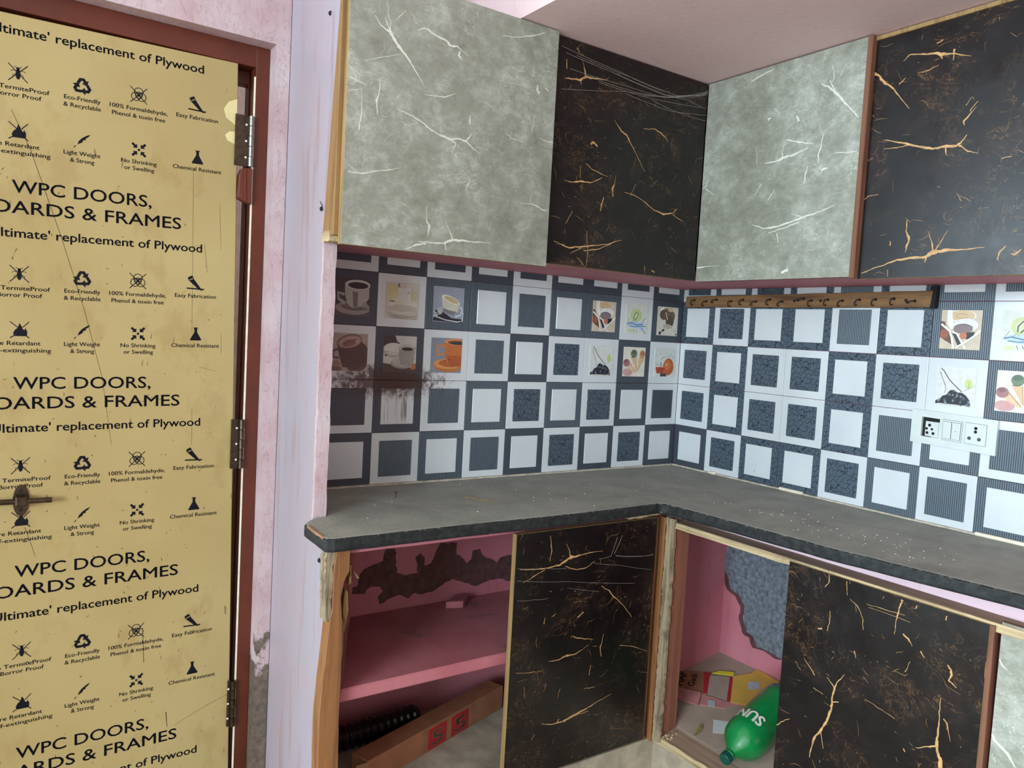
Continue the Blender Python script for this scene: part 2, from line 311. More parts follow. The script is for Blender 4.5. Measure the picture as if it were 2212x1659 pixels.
# ---------------------------------------------------------------- measured outlines
VEINS={
'greyA':[[(-1.406,1.117,0.9),(-1.39,1.1,2.4),(-1.368,1.091,4.3),(-1.356,1.077,6.1),(-1.346,1.066,7.9),(-1.328,1.052,4.3),(-1.307,1.03,3.1),(-1.29,1.01,1.8),(-1.279,0.995,0.6)],[(-1.377,1.155,1.2),(-1.374,1.128,1.2),(-1.366,1.113,1.2),(-1.368,1.099,1.8),(-1.364,1.092,2.4)],[(-1.382,1.119,0.9),(-1.372,1.102,2.4),(-1.362,1.089,3.0),(-1.348,1.069,3.7)],[(-1.301,1.112,0.6),(-1.284,1.121,2.5),(-1.272,1.119,3.1),(-1.252,1.112,3.8),(-1.227,1.108,3.8),(-1.216,1.1,5.0),(-1.198,1.103,3.2),(-1.185,1.096,1.9),(-1.165,1.088,0.6)],[(-1.191,1.093,4.4),(-1.192,1.085,5.1),(-1.188,1.077,2.5)],[(-1.075,1.158,1.0),(-1.03,1.166,2.0),(-0.983,1.182,2.7),(-0.951,1.197,2.1)],[(-1.385,0.988,0.9),(-1.386,0.968,1.8),(-1.389,0.95,3.6),(-1.393,0.939,4.7),(-1.391,0.923,2.4),(-1.389,0.91,1.8)],[(-1.428,0.955,0.9),(-1.426,0.919,1.2),(-1.427,0.899,3.5),(-1.431,0.868,2.9)],[(-1.344,0.931,0.9),(-1.317,0.926,1.8),(-1.289,0.918,3.0),(-1.26,0.904,3.6),(-1.235,0.895,3.7),(-1.206,0.89,5.5),(-1.177,0.895,3.7),(-1.162,0.893,4.3),(-1.152,0.904,2.5),(-1.146,0.916,0.9)],[(-1.162,0.893,3.7),(-1.142,0.88,1.9),(-1.121,0.871,0.9)],[(-1.336,0.905,0.6),(-1.312,0.901,1.2),(-1.289,0.911,0.9)],[(-1.204,0.89,3.7),(-1.189,0.882,3.1),(-1.193,0.873,1.8)],[(-1.452,0.776,1.7),(-1.419,0.777,2.9),(-1.383,0.788,2.3),(-1.353,0.796,1.8),(-1.332,0.802,0.9)],[(-1.457,0.975,2.3),(-1.435,0.97,1.8),(-1.415,0.966,0.9)],[(-1.458,0.945,1.7),(-1.428,0.957,0.9)],[(-1.257,0.728,0.9),(-1.255,0.693,2.4),(-1.248,0.683,4.8),(-1.251,0.661,1.8)],[(-1.275,0.646,0.9),(-1.234,0.647,3.0),(-1.209,0.649,4.2),(-1.184,0.659,6.0),(-1.15,0.661,3.0),(-1.115,0.662,2.5),(-1.081,0.664,0.9)],[(-1.208,0.702,0.9),(-1.196,0.682,1.8),(-1.185,0.661,3.6)],[(-1.205,0.65,4.2),(-1.202,0.634,2.4)],[(-1.306,0.626,1.2),(-1.274,0.639,4.1),(-1.254,0.644,3.6)],[(-0.967,0.776,1.3),(-0.945,0.771,2.6),(-0.924,0.764,2.6),(-0.91,0.764,1.3)],[(-1.051,0.933,0.6),(-1.032,0.924,1.6),(-0.996,0.921,0.6)],[(-0.947,0.942,0.7),(-0.937,0.936,2.0),(-0.905,0.936,1.7)],[(-1.276,0.976,1.2),(-1.244,0.98,1.8),(-1.224,0.981,2.5),(-1.196,0.996,0.9)],[(-0.963,1.067,2.7),(-0.965,1.057,5.3),(-0.957,1.047,6.0)],[(-0.941,1.064,2.7),(-0.93,1.061,3.4)],[(-1.153,0.954,1.3),(-1.154,0.939,4.4),(-1.153,0.932,1.2)],[(-1.332,1.147,0.9),(-1.343,1.133,1.5),(-1.354,1.121,0.9)],[(-1.423,1.017,0.9),(-1.38,1.035,1.2),(-1.343,1.049,0.9)],[(-0.966,0.797,0.6),(-0.967,0.779,1.3)],[(-0.998,0.771,0.6),(-0.967,0.774,1.3)],[(-1.118,0.994,1.0),(-1.093,0.985,1.3)],[(-0.968,0.993,1.3),(-0.974,0.948,1.3)],[(-0.911,0.991,0.7),(-0.915,0.979,1.3)],[(-1.453,0.791,1.1),(-1.434,0.781,1.4)],[(-1.146,0.806,0.9),(-1.155,0.779,1.5)]],
'blackA':[[(-0.867,1.111,1.5),(-0.842,1.114,4.0),(-0.816,1.117,5.0),(-0.798,1.129,8.1),(-0.768,1.131,4.1),(-0.725,1.138,1.5)],[(-0.798,1.129,6.0),(-0.806,1.153,1.5),(-0.813,1.172,1.0)],[(-0.816,1.117,3.0),(-0.811,1.106,1.0)],[(-0.833,1.195,3.0),(-0.824,1.186,2.0)],[(-0.689,1.039,1.0),(-0.663,1.015,3.1),(-0.641,1.007,4.1),(-0.628,0.991,3.1),(-0.604,0.965,1.6),(-0.567,0.922,1.1)],[(-0.581,1.036,1.1),(-0.539,1.044,2.1),(-0.512,1.037,4.3),(-0.493,1.028,2.7),(-0.483,1.017,1.1)],[(-0.78,0.908,1.0),(-0.756,0.895,2.0),(-0.7,0.886,1.0)],[(-0.848,0.853,1.0),(-0.818,0.853,2.4),(-0.796,0.859,4.9),(-0.761,0.86,2.5),(-0.72,0.88,1.0)],[(-0.673,0.893,1.0),(-0.676,0.869,2.0),(-0.682,0.856,5.1),(-0.678,0.835,2.5)],[(-0.711,0.828,3.0),(-0.718,0.809,4.0),(-0.72,0.791,2.5)],[(-0.636,0.853,1.5),(-0.598,0.85,1.6),(-0.563,0.839,2.1),(-0.522,0.82,2.6),(-0.482,0.813,4.3),(-0.446,0.821,3.2),(-0.429,0.836,1.6)],[(-0.446,0.818,2.2),(-0.403,0.802,1.1)],[(-0.872,0.693,1.4),(-0.846,0.687,2.4),(-0.82,0.681,3.4),(-0.778,0.689,3.9),(-0.732,0.697,3.0),(-0.685,0.705,2.5),(-0.637,0.722,1.0)],[(-0.815,0.667,1.0),(-0.778,0.686,2.9)],[(-0.77,0.678,1.9),(-0.716,0.689,3.0),(-0.654,0.717,1.0)],[(-0.763,0.732,1.0),(-0.755,0.667,1.5),(-0.757,0.637,1.0)],[(-0.788,0.658,1.4),(-0.762,0.628,1.0)],[(-0.768,0.96,4.0),(-0.758,0.967,6.0),(-0.744,0.959,4.0)],[(-0.543,0.661,1.6),(-0.54,0.632,1.0)],[(-0.816,0.778,1.4),(-0.836,0.743,1.0)],[(-0.864,1.159,2.0),(-0.862,1.135,2.0)],[(-0.799,0.899,1.0),(-0.796,0.868,1.5)],[(-0.597,0.881,1.0),(-0.615,0.847,1.0)],[(-0.515,0.65,3.1),(-0.502,0.645,4.2)]],
'greyB':[[(-0.735,1.129,1.6),(-0.762,1.112,4.1),(-0.782,1.094,7.2),(-0.803,1.07,5.1),(-0.83,1.041,3.0),(-0.848,1.021,1.5)],[(-0.76,1.132,1.6),(-0.772,1.11,3.1),(-0.782,1.094,5.1)],[(-0.765,1.167,1.0),(-0.772,1.137,2.1),(-0.767,1.125,2.1)],[(-0.804,1.162,1.0),(-0.788,1.136,1.5)],[(-0.644,1.003,3.2),(-0.682,0.99,4.2),(-0.726,0.978,1.5)],[(-0.577,0.95,2.1),(-0.617,0.951,4.2),(-0.637,0.956,7.3),(-0.672,0.96,4.2),(-0.711,0.971,1.5)],[(-0.637,0.956,4.2),(-0.631,0.969,2.1),(-0.635,0.98,1.1),(-0.639,0.997,1.1)],[(-0.753,1.0,1.5),(-0.75,0.967,3.1),(-0.743,0.949,5.1),(-0.746,0.926,2.0)],[(-0.715,0.924,1.5),(-0.71,0.905,4.1),(-0.707,0.88,2.6)],[(-0.551,0.786,1.6),(-0.59,0.772,4.2),(-0.633,0.774,5.2),(-0.674,0.782,6.1),(-0.727,0.795,4.0),(-0.765,0.802,3.0),(-0.802,0.813,1.0)],[(-0.606,0.758,1.6),(-0.648,0.767,3.1),(-0.702,0.78,2.5)],[(-0.362,0.907,3.4),(-0.374,0.915,3.4),(-0.377,0.931,1.7)],[(-0.371,0.906,3.4),(-0.403,0.884,1.7)],[(-0.352,0.674,4.4),(-0.392,0.676,2.7),(-0.443,0.677,1.1)],[(-0.658,0.65,7.1),(-0.679,0.656,9.1)],[(-0.635,0.756,3.1),(-0.64,0.731,2.1)],[(-0.597,0.849,2.1),(-0.617,0.873,1.6)],[(-0.755,0.907,5.1),(-0.771,0.911,5.0)],[(-0.511,1.184,3.3),(-0.551,1.195,4.4),(-0.587,1.202,1.6)],[(-0.546,1.0,1.1),(-0.551,0.954,1.6)],[(-0.571,0.894,1.6),(-0.551,0.866,2.1)],[(-0.577,1.067,7.5),(-0.588,1.071,4.3)],[(-0.669,1.061,5.3),(-0.677,1.045,7.3)],[(-0.79,0.944,2.0),(-0.851,0.94,1.5)],[(-0.675,0.805,1.5),(-0.721,0.787,1.5)]],
'blackB':[[(-0.94,1.138,1.5),(-0.955,1.149,2.5),(-0.987,1.142,3.5),(-1.018,1.136,4.9),(-1.028,1.13,7.9),(-1.048,1.127,3.9),(-1.095,1.11,1.0)],[(-1.028,1.13,4.9),(-1.032,1.12,2.0)],[(-0.978,1.101,1.0),(-1.001,1.101,2.0),(-1.025,1.108,1.0)],[(-0.861,1.126,6.1),(-0.881,1.118,5.1),(-0.894,1.102,6.0),(-0.918,1.081,4.0),(-0.936,1.059,2.5),(-0.964,1.023,1.0)],[(-0.904,0.961,1.0),(-0.929,0.954,2.9),(-0.963,0.943,3.9),(-0.996,0.93,4.8),(-1.027,0.92,4.8),(-1.052,0.921,5.7),(-1.081,0.918,5.7),(-1.09,0.924,3.8),(-1.101,0.939,1.4)],[(-1.086,0.918,3.8),(-1.106,0.902,2.3),(-1.128,0.894,0.9)],[(-1.057,0.918,3.8),(-1.061,0.9,1.4)],[(-0.909,0.938,1.0),(-0.942,0.936,2.0),(-0.969,0.937,1.5)],[(-1.105,1.02,1.0),(-1.093,1.004,1.9)],[(-1.118,1.008,0.9),(-1.103,0.989,1.9)],[(-1.116,0.996,1.4),(-1.091,0.97,3.8),(-1.094,0.96,1.4)],[(-0.85,0.821,1.5),(-0.879,0.829,1.5),(-0.906,0.831,1.0)],[(-0.982,0.763,1.4),(-0.982,0.737,2.9),(-0.991,0.718,5.7),(-0.987,0.703,4.7),(-0.985,0.688,1.9)],[(-0.878,0.642,1.5),(-0.923,0.657,2.9),(-0.966,0.671,3.8),(-1.008,0.674,5.6),(-1.034,0.675,6.5),(-1.048,0.684,10.3),(-1.073,0.687,6.5),(-1.111,0.687,3.7),(-1.16,0.689,0.9)],[(-1.05,0.689,4.7),(-1.043,0.712,1.9),(-1.034,0.733,0.9)],[(-1.055,0.689,3.7),(-1.07,0.716,1.4),(-1.078,0.732,0.9)],[(-1.034,0.672,4.7),(-1.034,0.662,1.9)],[(-0.946,0.648,1.9),(-0.946,0.632,1.0)],[(-1.202,0.69,1.4),(-1.19,0.674,3.6),(-1.189,0.66,1.8)],[(-1.102,0.794,0.9),(-1.091,0.812,1.4)],[(-0.945,0.716,1.9),(-0.947,0.706,3.8)],[(-1.198,0.878,1.4),(-1.177,0.875,1.8)],[(-0.934,1.085,3.0),(-0.949,1.097,1.0)],[(-1.016,1.158,3.0),(-1.03,1.162,2.0)],[(-1.057,1.135,3.9),(-1.057,1.111,1.9)],[(-1.232,0.681,1.8),(-1.221,0.67,4.5),(-1.214,0.671,1.8)]],
'lowA':[[(-0.985,-0.141,2.1),(-0.938,-0.147,2.1),(-0.895,-0.148,2.9),(-0.862,-0.146,3.6),(-0.84,-0.137,5.8),(-0.823,-0.13,8.1),(-0.795,-0.127,3.7),(-0.754,-0.124,2.2),(-0.712,-0.125,0.8)],[(-0.823,-0.13,5.1),(-0.828,-0.111,1.8),(-0.841,-0.09,0.7)],[(-0.839,-0.151,2.9),(-0.798,-0.165,2.2),(-0.769,-0.164,2.2),(-0.737,-0.15,1.1)],[(-0.895,-0.064,1.1),(-0.887,-0.1,2.9),(-0.89,-0.131,1.1)],[(-0.973,-0.177,1.1),(-0.937,-0.163,2.1),(-0.905,-0.151,1.4)],[(-0.71,-0.221,0.8),(-0.678,-0.24,3.1),(-0.657,-0.262,3.9),(-0.644,-0.271,2.4),(-0.617,-0.295,1.6),(-0.588,-0.328,0.8)],[(-0.787,-0.298,2.3),(-0.776,-0.29,4.6),(-0.765,-0.285,1.5)],[(-0.804,-0.344,1.1),(-0.783,-0.353,2.3),(-0.728,-0.367,1.2)],[(-0.876,-0.399,1.1),(-0.843,-0.401,2.3),(-0.814,-0.395,5.4),(-0.785,-0.396,2.3),(-0.74,-0.379,0.8)],[(-0.69,-0.359,1.2),(-0.694,-0.382,2.0),(-0.699,-0.396,3.9),(-0.694,-0.421,1.6)],[(-0.978,-0.409,1.5),(-0.93,-0.417,1.1),(-0.897,-0.42,0.8)],[(-0.627,-0.402,1.2),(-0.581,-0.413,1.6),(-0.519,-0.44,0.8)],[(-0.729,-0.438,1.6),(-0.733,-0.465,2.4)],[(-0.887,-0.563,1.2),(-0.852,-0.574,2.4),(-0.818,-0.575,3.2),(-0.784,-0.567,4.0),(-0.737,-0.559,3.2),(-0.702,-0.549,2.0),(-0.647,-0.537,0.8)],[(-0.812,-0.577,2.4),(-0.772,-0.568,2.4),(-0.727,-0.567,1.2)],[(-0.88,-0.459,1.5),(-0.887,-0.478,0.8)],[(-0.84,-0.507,0.8),(-0.831,-0.482,1.2)],[(-0.896,-0.278,1.5),(-0.898,-0.295,2.2)],[(-0.874,-0.279,1.5),(-0.86,-0.274,1.5)],[(-0.748,-0.5,1.2),(-0.711,-0.503,1.6)],[(-0.951,-0.451,1.1),(-0.947,-0.479,0.8)],[(-0.83,-0.565,3.1),(-0.835,-0.576,2.4)],[(-0.917,-0.599,1.2),(-0.907,-0.588,1.2)]],
'lowB':[[(-0.963,-0.068,1.8),(-0.964,-0.088,1.8),(-0.955,-0.101,1.1)],[(-1.019,-0.108,0.7),(-1.04,-0.121,2.1),(-1.052,-0.141,1.4),(-1.056,-0.167,1.1)],[(-1.137,-0.073,4.8),(-1.134,-0.086,3.4),(-1.129,-0.111,2.1),(-1.127,-0.135,1.4),(-1.127,-0.152,0.7)],[(-0.973,-0.151,1.4),(-0.974,-0.18,1.8),(-0.969,-0.2,1.1)],[(-0.978,-0.307,1.5),(-0.993,-0.317,2.9),(-1.0,-0.323,4.4),(-0.997,-0.34,3.7),(-0.997,-0.361,4.5),(-0.996,-0.378,5.2),(-0.989,-0.402,4.5),(-0.976,-0.433,5.3),(-0.96,-0.461,4.6),(-0.954,-0.49,3.1),(-0.951,-0.513,1.2)],[(-1.0,-0.323,2.9),(-1.009,-0.302,1.8),(-1.022,-0.283,0.7)],[(-0.996,-0.359,3.0),(-1.013,-0.352,2.2)],[(-0.894,-0.302,1.1),(-0.91,-0.317,1.1)],[(-0.853,-0.477,2.4),(-0.869,-0.463,2.0),(-0.89,-0.447,1.2)],[(-1.233,-0.247,1.0),(-1.232,-0.277,2.1),(-1.234,-0.302,2.8),(-1.234,-0.324,3.5),(-1.233,-0.343,6.3),(-1.236,-0.36,7.8),(-1.244,-0.374,8.5),(-1.246,-0.399,5.7)],[(-1.233,-0.348,4.2),(-1.216,-0.358,2.8),(-1.192,-0.372,1.1)],[(-1.24,-0.175,2.7),(-1.248,-0.183,5.4),(-1.25,-0.193,3.4),(-1.245,-0.206,3.4),(-1.261,-0.214,2.0)],[(-1.145,-0.144,3.5),(-1.157,-0.151,3.5),(-1.166,-0.163,1.4)],[(-1.04,-0.221,2.9),(-1.044,-0.236,1.4)],[(-1.184,-0.167,2.8),(-1.193,-0.179,1.4)],[(-1.074,-0.319,0.7),(-1.115,-0.325,1.1),(-1.143,-0.332,0.7)],[(-1.242,-0.287,2.8),(-1.249,-0.293,2.8),(-1.259,-0.327,0.7)],[(-1.008,-0.071,1.8),(-1.012,-0.102,1.1)],[(-1.059,-0.107,0.7),(-1.103,-0.106,1.0),(-1.145,-0.104,0.7)],[(-1.064,-0.113,0.7),(-1.158,-0.115,0.7)],[(-0.916,-0.285,0.7),(-0.947,-0.315,3.0)],[(-0.972,-0.435,2.3),(-0.985,-0.475,1.1)],[(-1.167,-0.386,2.9),(-1.171,-0.392,1.4)],[(-0.947,-0.345,1.1),(-0.973,-0.35,1.1)],[(-1.169,-0.075,2.7),(-1.166,-0.082,1.4)],[(-0.946,-0.202,2.9),(-0.957,-0.2,2.9)],[(-1.23,-0.077,2.7),(-1.229,-0.086,2.0)],[(-1.165,-0.197,0.7),(-1.156,-0.223,1.4)]],
}
STAIN_A=[(-1.219,-0.288),(-1.218,-0.264),(-1.201,-0.241),(-1.175,-0.232),(-1.144,-0.224),(-1.138,-0.192),(-1.108,-0.193),(-1.099,-0.265),(-1.071,-0.276),(-1.029,-0.274),(-1.04,-0.226),(-1.024,-0.215),(-1.009,-0.23),(-1.008,-0.256),(-0.988,-0.251),(-0.973,-0.219),(-0.957,-0.192),(-0.9,-0.198),(-0.901,-0.232),(-0.873,-0.252),(-0.863,-0.266),(-0.845,-0.255),(-0.841,-0.229),(-0.816,-0.226),(-0.802,-0.25),(-0.769,-0.264),(-0.749,-0.278),(-0.737,-0.263),(-0.705,-0.258),(-0.651,-0.273),(-0.602,-0.29),(-0.596,-0.376),(-0.746,-0.33),(-0.784,-0.333),(-0.827,-0.343),(-0.853,-0.329),(-0.909,-0.308),(-0.943,-0.322),(-0.978,-0.338),(-1.012,-0.341),(-1.035,-0.332),(-1.056,-0.347),(-1.09,-0.331),(-1.112,-0.336),(-1.149,-0.35),(-1.155,-0.327),(-1.14,-0.314),(-1.151,-0.297),(-1.178,-0.294),(-1.198,-0.313),(-1.249,-0.308),(-1.25,-0.288)]
STAIN_B=[(-0.21,-0.223),(-0.236,-0.253),(-0.255,-0.291),(-0.281,-0.332),(-0.3,-0.374),(-0.338,-0.387),(-0.362,-0.415),(-0.36,-0.463),(-0.377,-0.499),(-0.406,-0.506),(-0.423,-0.535),(-0.45,-0.531),(-0.484,-0.532),(-0.507,-0.538),(-0.605,-0.533),(-0.591,-0.241),(-0.52,-0.217),(-0.407,-0.214),(-0.277,-0.2)]
WEB_A=[[(-0.873,-0.36,1.172),(-0.721,-0.36,1.16),(-0.51,-0.36,1.144),(-0.42,-0.36,1.148),(-0.344,-0.36,1.139)],[(-0.888,-0.36,1.185),(-0.681,-0.36,1.166),(-0.546,-0.36,1.152),(-0.494,-0.36,1.154)],[(-0.856,-0.36,1.135),(-0.662,-0.36,1.135),(-0.51,-0.36,1.135),(-0.34,-0.36,1.188)],[(-0.803,-0.36,1.13),(-0.612,-0.36,1.126),(-0.475,-0.36,1.143),(-0.34,-0.36,1.19)],[(-0.88,-0.36,1.079),(-0.661,-0.36,1.12),(-0.544,-0.36,1.133),(-0.403,-0.36,1.158),(-0.341,-0.36,1.184)],[(-0.757,-0.36,1.123),(-0.578,-0.36,1.121),(-0.363,-0.36,1.138)],[(-0.56,-0.36,1.118),(-0.471,-0.36,1.106),(-0.34,-0.36,1.104)],[(-0.661,-0.36,1.115),(-0.559,-0.36,1.107),(-0.489,-0.36,1.103),(-0.337,-0.36,1.121)],[(-0.836,-0.36,1.173),(-0.64,-0.36,1.161),(-0.466,-0.36,1.151),(-0.343,-0.36,1.179)],[(-0.721,-0.36,1.16),(-0.51,-0.36,1.141),(-0.385,-0.36,1.167),(-0.339,-0.36,1.186)],[(-0.51,-0.36,1.144),(-0.44,-0.36,1.155),(-0.367,-0.36,1.175),(-0.338,-0.36,1.193)],[(-0.595,-0.36,1.123),(-0.457,-0.36,1.149),(-0.339,-0.36,1.185)]]
WEB_L=[[(-0.996,-0.446,-0.136),(-0.916,-0.446,-0.145),(-0.837,-0.446,-0.156)],[(-0.993,-0.446,-0.168),(-0.829,-0.446,-0.192),(-0.59,-0.446,-0.23)],[(-0.745,-0.446,-0.153),(-0.652,-0.446,-0.17),(-0.527,-0.446,-0.199)],[(-0.99,-0.446,-0.219),(-0.937,-0.446,-0.224),(-0.893,-0.446,-0.227)],[(-0.828,-0.446,-0.209),(-0.72,-0.446,-0.234)],[(-0.667,-0.446,-0.141),(-0.59,-0.446,-0.152),(-0.524,-0.446,-0.157)],[(-0.667,-0.446,-0.143),(-0.59,-0.446,-0.154),(-0.524,-0.446,-0.155)],[(-0.685,-0.446,-0.143),(-0.665,-0.446,-0.091)],[(-0.673,-0.446,-0.137),(-0.647,-0.446,-0.088)],[(-0.728,-0.446,-0.144),(-0.685,-0.446,-0.141)]]
C_BROWN=[(-0.2653,-0.3268),(-0.1655,-0.2683),(-0.113,-0.345),(-0.2178,-0.4195),(-0.2283,-0.4036),(-0.2378,-0.3769),(-0.2579,-0.3398)]
C_REDL=[(-0.1308,-0.3279),(-0.1201,-0.3447),(-0.2162,-0.418),(-0.2216,-0.407)]
C_GREY=[(-0.1324,-0.3525),(-0.0934,-0.4023),(-0.2007,-0.4818),(-0.2154,-0.4158)]
C_REDR=[(-0.0934,-0.4023),(-0.0864,-0.409),(-0.1995,-0.4943),(-0.2039,-0.4845)]
C_YEL=[(-0.0838,-0.4052),(-0.0263,-0.4342),(0.01,-0.4298),(0.0106,-0.463),(-0.0057,-0.5232),(-0.0938,-0.5817),(-0.1559,-0.5793),(-0.1778,-0.5425),(-0.1995,-0.4943)]
C_YEL2=[(-0.12,-0.3513),(-0.0916,-0.3589),(-0.065,-0.3973),(-0.0846,-0.4075),(-0.1005,-0.3828)]
C_PINK=[(-0.2275,-0.4045),(-0.2039,-0.4845),(-0.1794,-0.5409),(-0.2243,-0.5748),(-0.2694,-0.5696),(-0.2846,-0.5452),(-0.2352,-0.5055),(-0.2753,-0.4404)]
C_TAN=[(-0.2243,-0.4991),(-0.1794,-0.5409),(-0.2243,-0.5748),(-0.2663,-0.5699),(-0.283,-0.5467)]
C_STK1=[(-0.2413,-0.4438),(-0.2283,-0.4616),(-0.2539,-0.4827),(-0.2652,-0.4638)]
C_STK2=[(-0.0754,-0.4603),(-0.0521,-0.4854),(-0.0852,-0.5117),(-0.109,-0.4863)]
C_STK3=[(-0.082,-0.5412),(-0.0634,-0.5528),(-0.0955,-0.5745),(-0.1088,-0.5621)]
C_STK4=[(-0.1841,-0.5476),(-0.1739,-0.568),(-0.1958,-0.58),(-0.2151,-0.5701)]
C_FLAP=[(-0.2579,-0.3398),(-0.2283,-0.4036),(-0.2878,-0.4455),(-0.3066,-0.377)]
C_WHITE=[(-0.3017,-0.519),(-0.2661,-0.5726),(-0.3096,-0.5782),(-0.3316,-0.5829),(-0.3509,-0.5603)]
C_PLAIN=[(-0.3986,-0.4505),(-0.3076,-0.4103),(-0.272,-0.4435),(-0.2336,-0.507),(-0.2846,-0.5452),(-0.2661,-0.5726),(-0.3417,-0.6362),(-0.4048,-0.616),(-0.4068,-0.5434),(-0.4012,-0.4841)]
LEAF=[(-0.4018,-0.5359),(-0.3621,-0.52),(-0.3674,-0.5352),(-0.3871,-0.537)]
HAR=[(-0.2374, -0.3333), (-0.1644, -0.2877), (-0.2143, -0.3613), (-0.1514, -0.3198)]
BOT0=(-0.4549, -0.6941, -0.6499)
BOT1=(-0.3963, -0.6879, -0.6196)
BOT2=(-0.1799, -0.664, -0.5656)
# ================================================================ the setting
def struct(o,label): return tag(o,label,kind='structure')
FZ=-Z0
struct(part('floor',B().box(-6.3,.3,-5.4,2.4,FZ-.1,FZ),'dust_floor'),'dusty bare cement floor of the kitchen')
wall_back=part('wall_back',B().box(-1.466,.2,.008,.25,FZ,1.95),'pink')
struct(wall_back,'back wall tiled above the worktop, pink paint below it')
wall_right=part('wall_right',B().box(.008,.2,-5.4,.008,FZ,1.95),'pink')
struct(wall_right,'right hand wall tiled above the worktop, pink paint below it')
# wall with the door opening: narrow pier at the right, lintel above
b=B().box(-1.501,-1.466,0,.25,FZ,1.95).box(-2.42,-1.501,0,.25,1.131,1.95).box(-2.72,-2.42,0,.25,FZ,1.95)
struct(part('wall_door',b,'reveal'),'pale pink plastered wall around the doorway, flaking down to cement')
b=B().prism([(0,FZ),(-.385,FZ),(-.385,-.035),(-.277,-.03),(-.280,.60),(-.287,.66),(-.345,1.25),(-.345,1.95),(0,1.95)],'x',-1.466,-1.436)
pier=part('wall_pier',b,'pier',bevel=.004,seg=2)
struct(pier,'thin lavender white end wall between doorway and kitchen cabinets')
for (y,z,r) in ((-.262,.705,.006),(-.335,-.088,.006),(-.27,1.135,.006),):
    hb=B(); hb.tube([(-1.4665,y,z),(-1.4700,y,z)],[r,r*.6],7); part('screw_hole',hb,'dark',pier,label='dark plugged screw hole')
wr=B(); wr.tube([(-1.468,-.255,.722),(-1.468,-.268,.712),(-1.468,-.274,.700)],.0008,5); part('wire',wr,'dark',pier)
# pale edge strip where the paint of the pier front has worn
b=B().prism(jag([(-1.4665,-.02),(-1.436,-.02),(-1.436,.63),(-1.4665,.63)],.0012,.02),'y',-.2755,-.2862); 
part('worn_edge',b,'reveal',pier)
b=B().box(-6.3,-6.1,-5.4,2.4,FZ,-.07).box(-6.3,-6.1,-5.4,2.4,1.52,1.95)
for y0,y1 in ((-5.4,-4.52),(-2.38,.22),(1.88,2.4)): b.box(-6.3,-6.1,y0,y1,-.07,1.52)
struct(part('wall_left',b,'room'),'off white far left wall with two daylight windows')
for n,(y0,y1) in enumerate(((-4.52,-2.38),(.22,1.88))):
    win=root('window_%d'%(n+1),(-6.2,(y0+y1)/2,-.07)); struct(win,('wide window in the far left wall behind the viewer','smaller window in the far left wall beyond the doorway')[n])
    ym=(y0+y1)/2
    b=B().box(-6.22,-6.17,y0,y1,-.07,-.03).box(-6.22,-6.17,y0,y1,1.48,1.52).box(-6.22,-6.17,y0,y0+.04,-.03,1.48).box(-6.22,-6.17,y1-.04,y1,-.03,1.48).box(-6.22,-6.17,ym-.02,ym+.02,-.03,1.48)
    part('window_frame',b,'frame_brown',win)
b=B().box(-6.3,.2,-5.4,-5.2,FZ,1.95); struct(part('wall_front',b,'room'),'off white wall behind the viewer')
b=B().box(-6.3,-2.72,2.2,2.4,FZ,1.95).box(-2.72,-2.60,.25,2.4,FZ,1.95); struct(part('wall_far',b,'room'),'off white walls of the room left of the doorway')
b=B().box(-6.3,.2,-5.4,.25,1.95,2.1).box(-6.3,-2.60,.25,2.4,1.95,2.1); struct(part('ceiling',b,'room'),'off white main ceiling of the room')
b=B().box(-2.55,.2,1.0,1.1,FZ,1.9); struct(part('wall_outside',b,'cream'),'cream outside wall glimpsed through the gap beside the door')
b=B().box(-1.02,.008,-3.3,.008,1.216,1.95)
struct(part('ceiling_loft',b,['ceiling']),'low pink loft slab over the kitchen cabinets')
# concrete slab that carries the wall cabinets
b=B().prism([(-1.436,.008),(.008,.008),(.008,-3.0),(-.29,-3.0),(-.29,-.325),(-1.436,-.325)],'z',.638,.668)
struct(part('trim_1',b,'pink'),'thin pink concrete slab under the wall cabinets')
# masonry under the worktop
b=B().box(-1.436,-.47,-.395,.008,-.404,-.373); struct(part('trim_2',b,'shelf',bevel=.003),'worn pink concrete shelf halfway down under the worktop')
b=B().prism(jag([(-1.466,-.033),(-.46,-.033),(-.46,-.060),(-1.436,-.060)],.0008,.05),'y',-.40,-.37); struct(part('trim_3',b,'pink',bevel=.001),'pink painted lip under the front of the back worktop')
b=B().prism([(-.414,-.034),(-.414,-.070),(-.385,-.070),(-.385,-.034)],'y',-.37,-2.6); struct(part('trim_4',b,'pink_pale'),'pale pink painted lip under the front of the right worktop')
b=B().box(-.44,.008,-.27,-.24,FZ,-.033); struct(part('wall_partition',b,'pink'),'dark pink partition inside the corner base cabinet')
b=B().box(-1.436,-.47,-.40,.008,FZ,-.70); struct(part('trim_5',b,'dust_floor'),'dusty floor slab of the open base shelf')
b=B().prism([(-.41,-.682),(.008,-.608),(.008,-.80),(-.44,-.80),(-.44,-.70),(-.41,-.70)],'y',-.27,-2.6); struct(part('trim_6',b,'kraft'),'dusty floor slab inside the corner base cabinet')
b=B().box(-.455,-.42,-2.6,-.43,FZ,-.715).box(-1.436,-.455,-.43,-.40,FZ,-.715); struct(part('trim_7',b,'dust_floor'),'beige cement plinth below the base cabinets')
# flaked patches
b=B().prism(jag(STAIN_A,.003,.012),'y',.0086,.0066); part('peeled_patch',b,'damp',wall_back,label='brown patch where damp peeled the pink paint')
b=B().prism(jag([(y+.018,z-.008) for y,z in STAIN_B],.004,.014),'x',.0086,.0071); part('damp_fringe',b,'damp',wall_right,label='dark brown damp fringe round the cement patch')
b=B().prism(jag(STAIN_B,.003,.012),'x',.0086,.0060); part('cement_patch',b,'cement_grey',wall_right,label='speckled grey cement patch')

